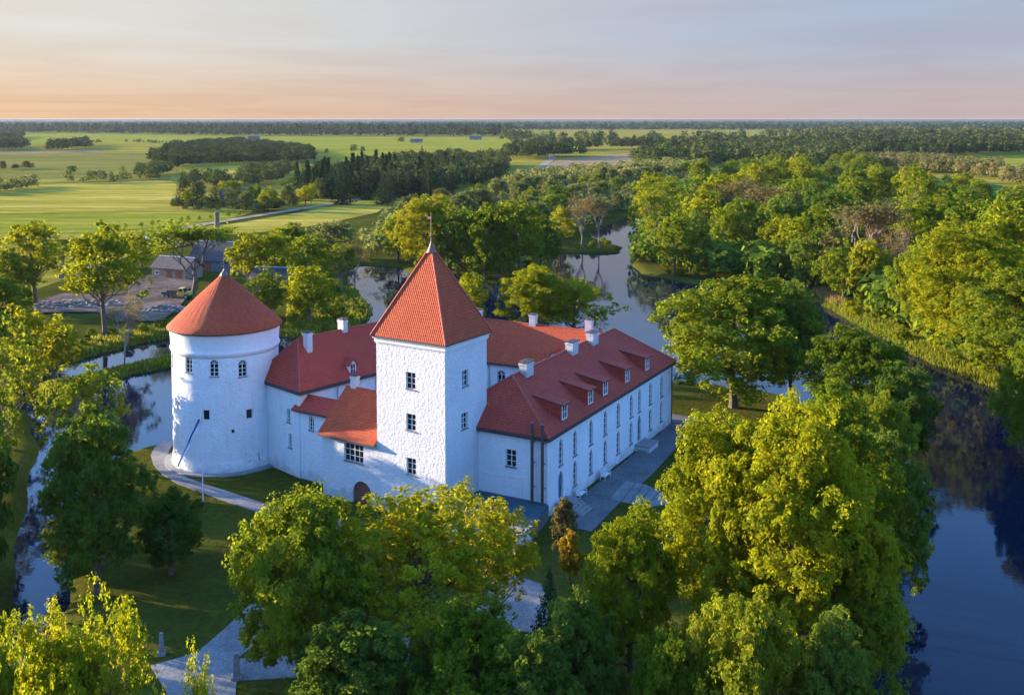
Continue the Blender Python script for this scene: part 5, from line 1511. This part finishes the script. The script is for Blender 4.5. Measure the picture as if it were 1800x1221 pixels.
#pads([(1600, 640), (1780, 700), (1790, 830), (1640, 800)], 200, 33, 'floating weed along the right channel')
# ================================================================== farm buildings, truck and far houses
M['tan_wall'] = simple('tan_rubble_wall', (0.25, 0.18, 0.115), (0.34, 0.255, 0.17), 1.2, 0.9, 0.6, 0.06)
M['grey_wall'] = simple('grey_block_wall', (0.12, 0.11, 0.105), (0.19, 0.175, 0.165), 1.0, 0.9, 0.5, 0.05)
M['slate'] = simple('dark_slate_roof', (0.045, 0.038, 0.036), (0.075, 0.062, 0.058), 0.8, 0.9, 0.4, 0.05)
M['rust_door'] = simple('rusty_red_door', (0.24, 0.06, 0.03), (0.34, 0.10, 0.05), 2, 0.7)
M['brick'] = simple('sooty_brick', (0.16, 0.10, 0.07), (0.26, 0.17, 0.12), 2.5, 0.9, 0.5, 0.05)
M['truck_yellow'] = simple('faded_yellow_paint', (0.50, 0.31, 0.03), (0.58, 0.38, 0.05), 2, 0.45)
M['truck_frame'] = simple('dark_chassis', (0.03, 0.028, 0.026), (0.06, 0.05, 0.045), 3, 0.7)
M['tyre'] = simple('black_rubber', (0.02, 0.02, 0.02), (0.03, 0.03, 0.03), 6, 0.9)
M['white_wall'] = simple('far_white_wall', (0.20, 0.18, 0.16), (0.26, 0.235, 0.21), 1, 0.8)
M['red_roof'] = simple('far_red_roof', (0.34, 0.07, 0.045), (0.4, 0.09, 0.06), 0.5, 0.7)
M['blue_roof'] = simple('pale_sheet_roof', (0.05, 0.045, 0.04), (0.07, 0.065, 0.06), 0.5, 0.5)
M['rubble'] = simple('pale_rubble', (0.11, 0.09, 0.075), (0.21, 0.175, 0.15), 2.0, 0.9, 0.6, 0.08)
def house(u, v, rz, lx, ly, hw, hr, wall, rf, label, doors=(), windows=(), name='barn', cat='barn', chim=()):
    x, y = ground(u, v)
    t = empty(name, (x, y, 0), rz, label, cat)
    w = MB().box(-lx / 2, lx / 2, -ly / 2, ly / 2, -0.3, hw)
    for sx in (-lx / 2, lx / 2 - 0.3):
        w.add([(sx, -ly / 2, hw), (sx, ly / 2, hw), (sx, 0, hr - 0.1), (sx + 0.3, -ly / 2, hw), (sx + 0.3, ly / 2, hw), (sx + 0.3, 0, hr - 0.1)], [(0, 2, 1), (3, 4, 5), (0, 3, 5, 2), (1, 2, 5, 4)])
    w.build('wall', M[wall], t)
    o = 0.45
    e = hw - o * (hr - hw) / (ly / 2) * 0.8
    A, B, C, D = (-lx / 2 - o, -ly / 2 - o, e), (lx / 2 + o, -ly / 2 - o, e), (lx / 2 + o, ly / 2 + o, e), (-lx / 2 - o, ly / 2 + o, e)
    P, Q = (-lx / 2 - o, 0, hr), (lx / 2 + o, 0, hr)
    ro = roof(t, [[A, B, Q, P], [C, D, P, Q]], M[rf], 0.15)
    caps(ro, [(P, Q)], M['zinc'], 0.16)
    for dx, dw, dh in doors:
        d = MB().box(dx - dw / 2, dx + dw / 2, -ly / 2 - 0.08, -ly / 2 - 0.003, 0.05, dh)
        for k in range(1, 4): d.box(dx - dw / 2 + dw * k / 4 - 0.02, dx - dw / 2 + dw * k / 4 + 0.02, -ly / 2 - 0.10, -ly / 2 - 0.081, 0.1, dh - 0.05)
        d.build('door', M['rust_door'], t)
    for dx, z in windows:
        f = MB()
        for xa, xb, za, zb in ((-0.5, -0.4, 0, 0.9), (0.4, 0.5, 0, 0.9), (-0.4, 0.4, 0, 0.1), (-0.4, 0.4, 0.8, 0.9), (-0.03, 0.03, 0.1, 0.8)):
            f.box(dx + xa, dx + xb, -ly / 2 - 0.06, -ly / 2 - 0.003, z + za, z + zb)
        fo = f.build('window', M['frame'], t)
        MB().box(dx - 0.4, dx + 0.4, -ly / 2 - 0.035, -ly / 2 - 0.004, z + 0.1, z + 0.8).build('pane', M['glass'], fo)
    for cx_, cy_, z0, z1, wx in chim: chimney(t, cx_, cy_, z0, z1, wx, wx, 'brick')
    return t
house(312, 487, R(-22), 10.5, 6.5, 2.9, 5.2, 'tan_wall', 'slate', 'tan walled barn with rusty red doors behind the dirt yard', ((0.2, 1.7, 2.1), (3.2, 1.9, 2.1)), ((-3.6, 1.0),))
house(402, 474, R(-16), 18, 9, 3.2, 7.4, 'grey_wall', 'slate', 'long dark roofed barn behind the conical roof', ((-4, 2.6, 3.0),), ((1, 1.6), (5, 1.6)))
house(495, 512, R(-14), 13, 7.5, 3.0, 5.6, 'grey_wall', 'slate', 'low dark shed half hidden by trees near the river bend', ((-2, 2.0, 2.2),), ((2.4, 1.2),), name='shed', cat='shed')
x, y = ground(383, 462)
t = empty('brick_chimney', (x, y, 0), R(20), 'tall square brick chimney stack above the long barn', 'chimney')
MB().add([(-1.1, -1.1, 0), (1.1, -1.1, 0), (1.1, 1.1, 0), (-1.1, 1.1, 0), (-0.62, -0.62, 9.5), (0.62, -0.62, 9.5), (0.62, 0.62, 9.5), (-0.62, 0.62, 9.5), (-0.5, -0.5, 14.2), (0.5, -0.5, 14.2), (0.5, 0.5, 14.2), (-0.5, 0.5, 14.2)],
         [(0, 1, 5, 4), (1, 2, 6, 5), (2, 3, 7, 6), (3, 0, 4, 7), (4, 5, 9, 8), (5, 6, 10, 9), (6, 7, 11, 10), (7, 4, 8, 11), (8, 9, 10, 11)]).build('stack', M['brick'], t)
MB().box(-0.62, 0.62, -0.62, 0.62, 13.6, 13.95).box(-0.58, 0.58, -0.58, 0.58, 14.2, 14.4).build('crown', M['brick'], t)
x, y = ground(143, 486)
t = empty('shed', (x, y, 0), R(4), 'low grey flat roofed shed between the yard trees', 'shed')
MB().box(-4.6, 4.6, -2.6, 2.6, -0.3, 2.5).build('wall', M['grey_wall'], t)
roof(t, [[(-5, -3, 2.5), (5, -3, 2.5), (5, 3, 2.9), (-5, 3, 2.9)]], M['wood'], 0.15)
MB().box(-0.6, 0.2, -2.68, -2.603, 0.0, 2.0).build('door', M['frame'], t)
for dx in (-3.0, 2.4): MB().box(dx - 0.5, dx + 0.5, -2.66, -2.603, 1.0, 1.8).build('window', M['glass'], t)
# greenhouse frame in the garden
x, y = ground(273, 421)
t = empty('cold_frame', (x, y, 0.06), R(-14), 'white covered cold frame on the ploughed garden plot', 'cold frame')
MB().add([(-4.5, -0.9, 0), (4.5, -0.9, 0), (4.5, 0.9, 0), (-4.5, 0.9, 0), (-4.5, 0, 0.9), (4.5, 0, 0.9)], [(0, 1, 5, 4), (2, 3, 4, 5), (0, 4, 3), (1, 2, 5)]).build('cover', M['frame'], t)
MB().box(-4.6, 4.6, -0.98, -0.9, -0.06, 0.15).box(-4.6, 4.6, 0.9, 0.98, -0.06, 0.15).build('board', M['wood'], t)
# truck
x, y = ground(313, 524)
t = empty('truck', (x, y, 0), R(-8), 'old yellow cab truck with dark flatbed parked in the dirt yard', 'truck')
MB().box(-3.2, 3.0, -0.5, 0.5, 0.62, 0.85).build('chassis', M['truck_frame'], t)
cb = MB().add([(0.4, -1.05, 0.8), (1.9, -1.05, 0.8), (1.9, 1.05, 0.8), (0.4, 1.05, 0.8), (0.4, -1.05, 1.5), (1.9, -1.05, 1.5), (1.9, 1.05, 1.5), (0.4, 1.05, 1.5), (0.5, -0.95, 2.35), (1.55, -0.95, 2.35), (1.55, 0.95, 2.35), (0.5, 0.95, 2.35)],
               [(0, 1, 5, 4), (1, 2, 6, 5), (2, 3, 7, 6), (3, 0, 4, 7), (4, 5, 9, 8), (5, 6, 10, 9), (6, 7, 11, 10), (7, 4, 8, 11), (8, 9, 10, 11), (3, 2, 1, 0)])
cb.build('cab', M['truck_yellow'], t)
MB().box(1.9, 3.1, -0.8, 0.8, 0.8, 1.55).build('bonnet', M['truck_yellow'], t)
MB().box(3.1, 3.22, -1.0, 1.0, 0.6, 0.8).build('bumper', M['truck_frame'], t)
for sy in (-1, 1):
    MB().box(0.65, 1.5, sy * 1.0 - 0.03, sy * 1.0 + 0.03, 1.6, 2.2).build('side_window', M['glass'], t)
    MB().lathe([(0.14, 0), (0.16, 0.05), (0.1, 0.08)], 10).build('headlight', M['frame'], t, (3.1, sy * 0.6, 1.2)).rotation_euler = (0, R(90), 0)
MB().add([(1.92, -0.85, 1.55), (1.92, 0.85, 1.55), (1.60, 0.8, 2.28), (1.60, -0.8, 2.28)], [(0, 1, 2, 3)]).build('windscreen', M['glass'], t)
bd = MB().box(-3.3, 0.25, -1.15, 1.15, 0.95, 1.08)
bd.build('flatbed', M['wood'], t)
for y0, y1 in ((-1.18, -1.1), (1.1, 1.18)): MB().box(-3.3, 0.25, y0, y1, 1.08, 1.5).build('side_board', M['truck_frame'], t)
wh = MB().lathe([(0.3, -0.14), (0.5, -0.12), (0.52, 0), (0.5, 0.12), (0.3, 0.14)], 18).mesh('tyre', M['tyre'])
rm = MB().lathe([(0.28, -0.15), (0.28, 0.15)], 14).mesh('rim', M['zinc'])
for wx in (-2.2, 2.3):
    for sy in (-0.95, 0.95):
        w = link('wheel', wh, t, (wx, sy, 0.52)); w.rotation_euler = (R(90), 0, 0)
        link('rim', rm, w)
# rubble heaps in the yard, each stone heap one mass
def rubble(u, v, n, rx, ry, label, seed):
    rg = np.random.default_rng(seed); x, y = ground(u, v); mb = MB()
    for i in range(n):
        a, q = rg.uniform(0, 6.28), rg.uniform() ** 0.5
        px, py = x + math.cos(a) * rx * q, y + math.sin(a) * ry * q
        s = rg.uniform(0.15, 0.55); pz = land_h(px, py) if False else 0.0
        pz += (1 - q) * 0.8 * rg.uniform()
        vv = [np.array(c) * s * rg.uniform(0.6, 1.2, 3) for c in ((-1, -1, -0.6), (1, -1, -0.6), (1, 1, -0.6), (-1, 1, -0.6), (-0.8, -0.8, 0.7), (0.8, -0.8, 0.7), (0.8, 0.8, 0.7), (-0.8, 0.8, 0.7))]
        th = rg.uniform(0, 3.14); c, s_ = math.cos(th), math.sin(th)
        mb.add([(px + p[0] * c - p[1] * s_, py + p[0] * s_ + p[1] * c, pz + p[2] + 0.1) for p in vv], [(0, 3, 2, 1), (4, 5, 6, 7), (0, 1, 5, 4), (1, 2, 6, 5), (2, 3, 7, 6), (3, 0, 4, 7)])
    tag(mb.build('rubble', M['rubble']), label, 'rubble', kind='stuff')
rubble(150, 535, 420, 11, 4.5, 'long heap of pale broken stone in the dirt yard', 1)
rubble(95, 540, 160, 6, 3.0, 'flat spread of pale rubble at the left of the dirt yard', 2)
rubble(285, 545, 200, 5, 3.5, 'dark heap of scrap and stones near the truck', 3)
# far houses
house(410, 352, R(5), 11, 7, 3.0, 6.0, 'white_wall', 'blue_roof', 'cottage with pale sheet roof hidden in its garden trees', ((0, 1.2, 2.1),), ((-3, 1.2), (3, 1.2)), name='cottage', cat='house')
house(1476, 258, R(12), 16, 10, 5, 10, 'white_wall', 'red_roof', 'far white house with red roof among the right woods', ((0, 1.4, 2.3),), ((-4, 1.5), (4, 1.5)), name='farmhouse', cat='house')
house(908, 273, R(-8), 16, 9, 4, 8, 'grey_wall', 'slate', 'far grey farmhouse at the end of the pale lane', ((0, 1.4, 2.3),), ((-4, 1.5), (4, 1.5)), name='farmhouse', cat='house')
house(446, 246.5, R(0), 20, 10, 4, 8, 'grey_wall', 'blue_roof', 'far pale roofed barn on the green field', ((0, 3, 3.0),), ((-6, 1.4), (6, 1.4)))
house(732, 251, R(3), 20, 9, 3.5, 6.5, 'white_wall', 'blue_roof', 'far long white barn below the horizon forest', ((0, 3, 3.0),), ((-6, 1.4), (6, 1.4)))
house(836, 246, R(-3), 22, 10, 4, 7, 'white_wall', 'blue_roof', 'far pale barn at the right end of the green field', ((0, 3, 3.0),), ((-6, 1.4), (6, 1.4)))
# power poles in the fields
for u, v, lab in ((231, 290, 'slender power pole on the olive field'), (514, 285, 'slender power pole before the long copse'), (710, 282, 'slender power pole on the green pasture'), (845, 268, 'slender power pole by the far farmstead')):
    x, y = ground(u, v)
    t = empty('power_pole', (x, y, 0), R(20), lab, 'pole')
    MB().tube([(0, 0, -0.3), (0, 0, 11)], [0.2, 0.14], 7).build('post', M['wood'], t)
    MB().box(-1.2, 1.2, -0.08, 0.08, 10.2, 10.4).build('crossarm', M['wood'], t)

# ================================================================== haze over the plain
hz = MB().box(-14000, 14000, -60, 14000, -3.0, 41.0)
m = bpy.data.materials.new('evening_haze'); m.use_nodes = True
nt = m.node_tree; nt.nodes.clear()
pv = nt.nodes.new('ShaderNodeVolumePrincipled')
pv.inputs['Color'].default_value = (0.55, 0.62, 0.76, 1)
pv.inputs['Density'].default_value = 0.000024
pv.inputs['Anisotropy'].default_value = 0.2
no = nt.nodes.new('ShaderNodeOutputMaterial'); nt.links.new(pv.outputs[0], no.inputs['Volume'])
tag(hz.build('haze', m), 'thin blue evening haze over the plain', 'haze', kind='stuff')
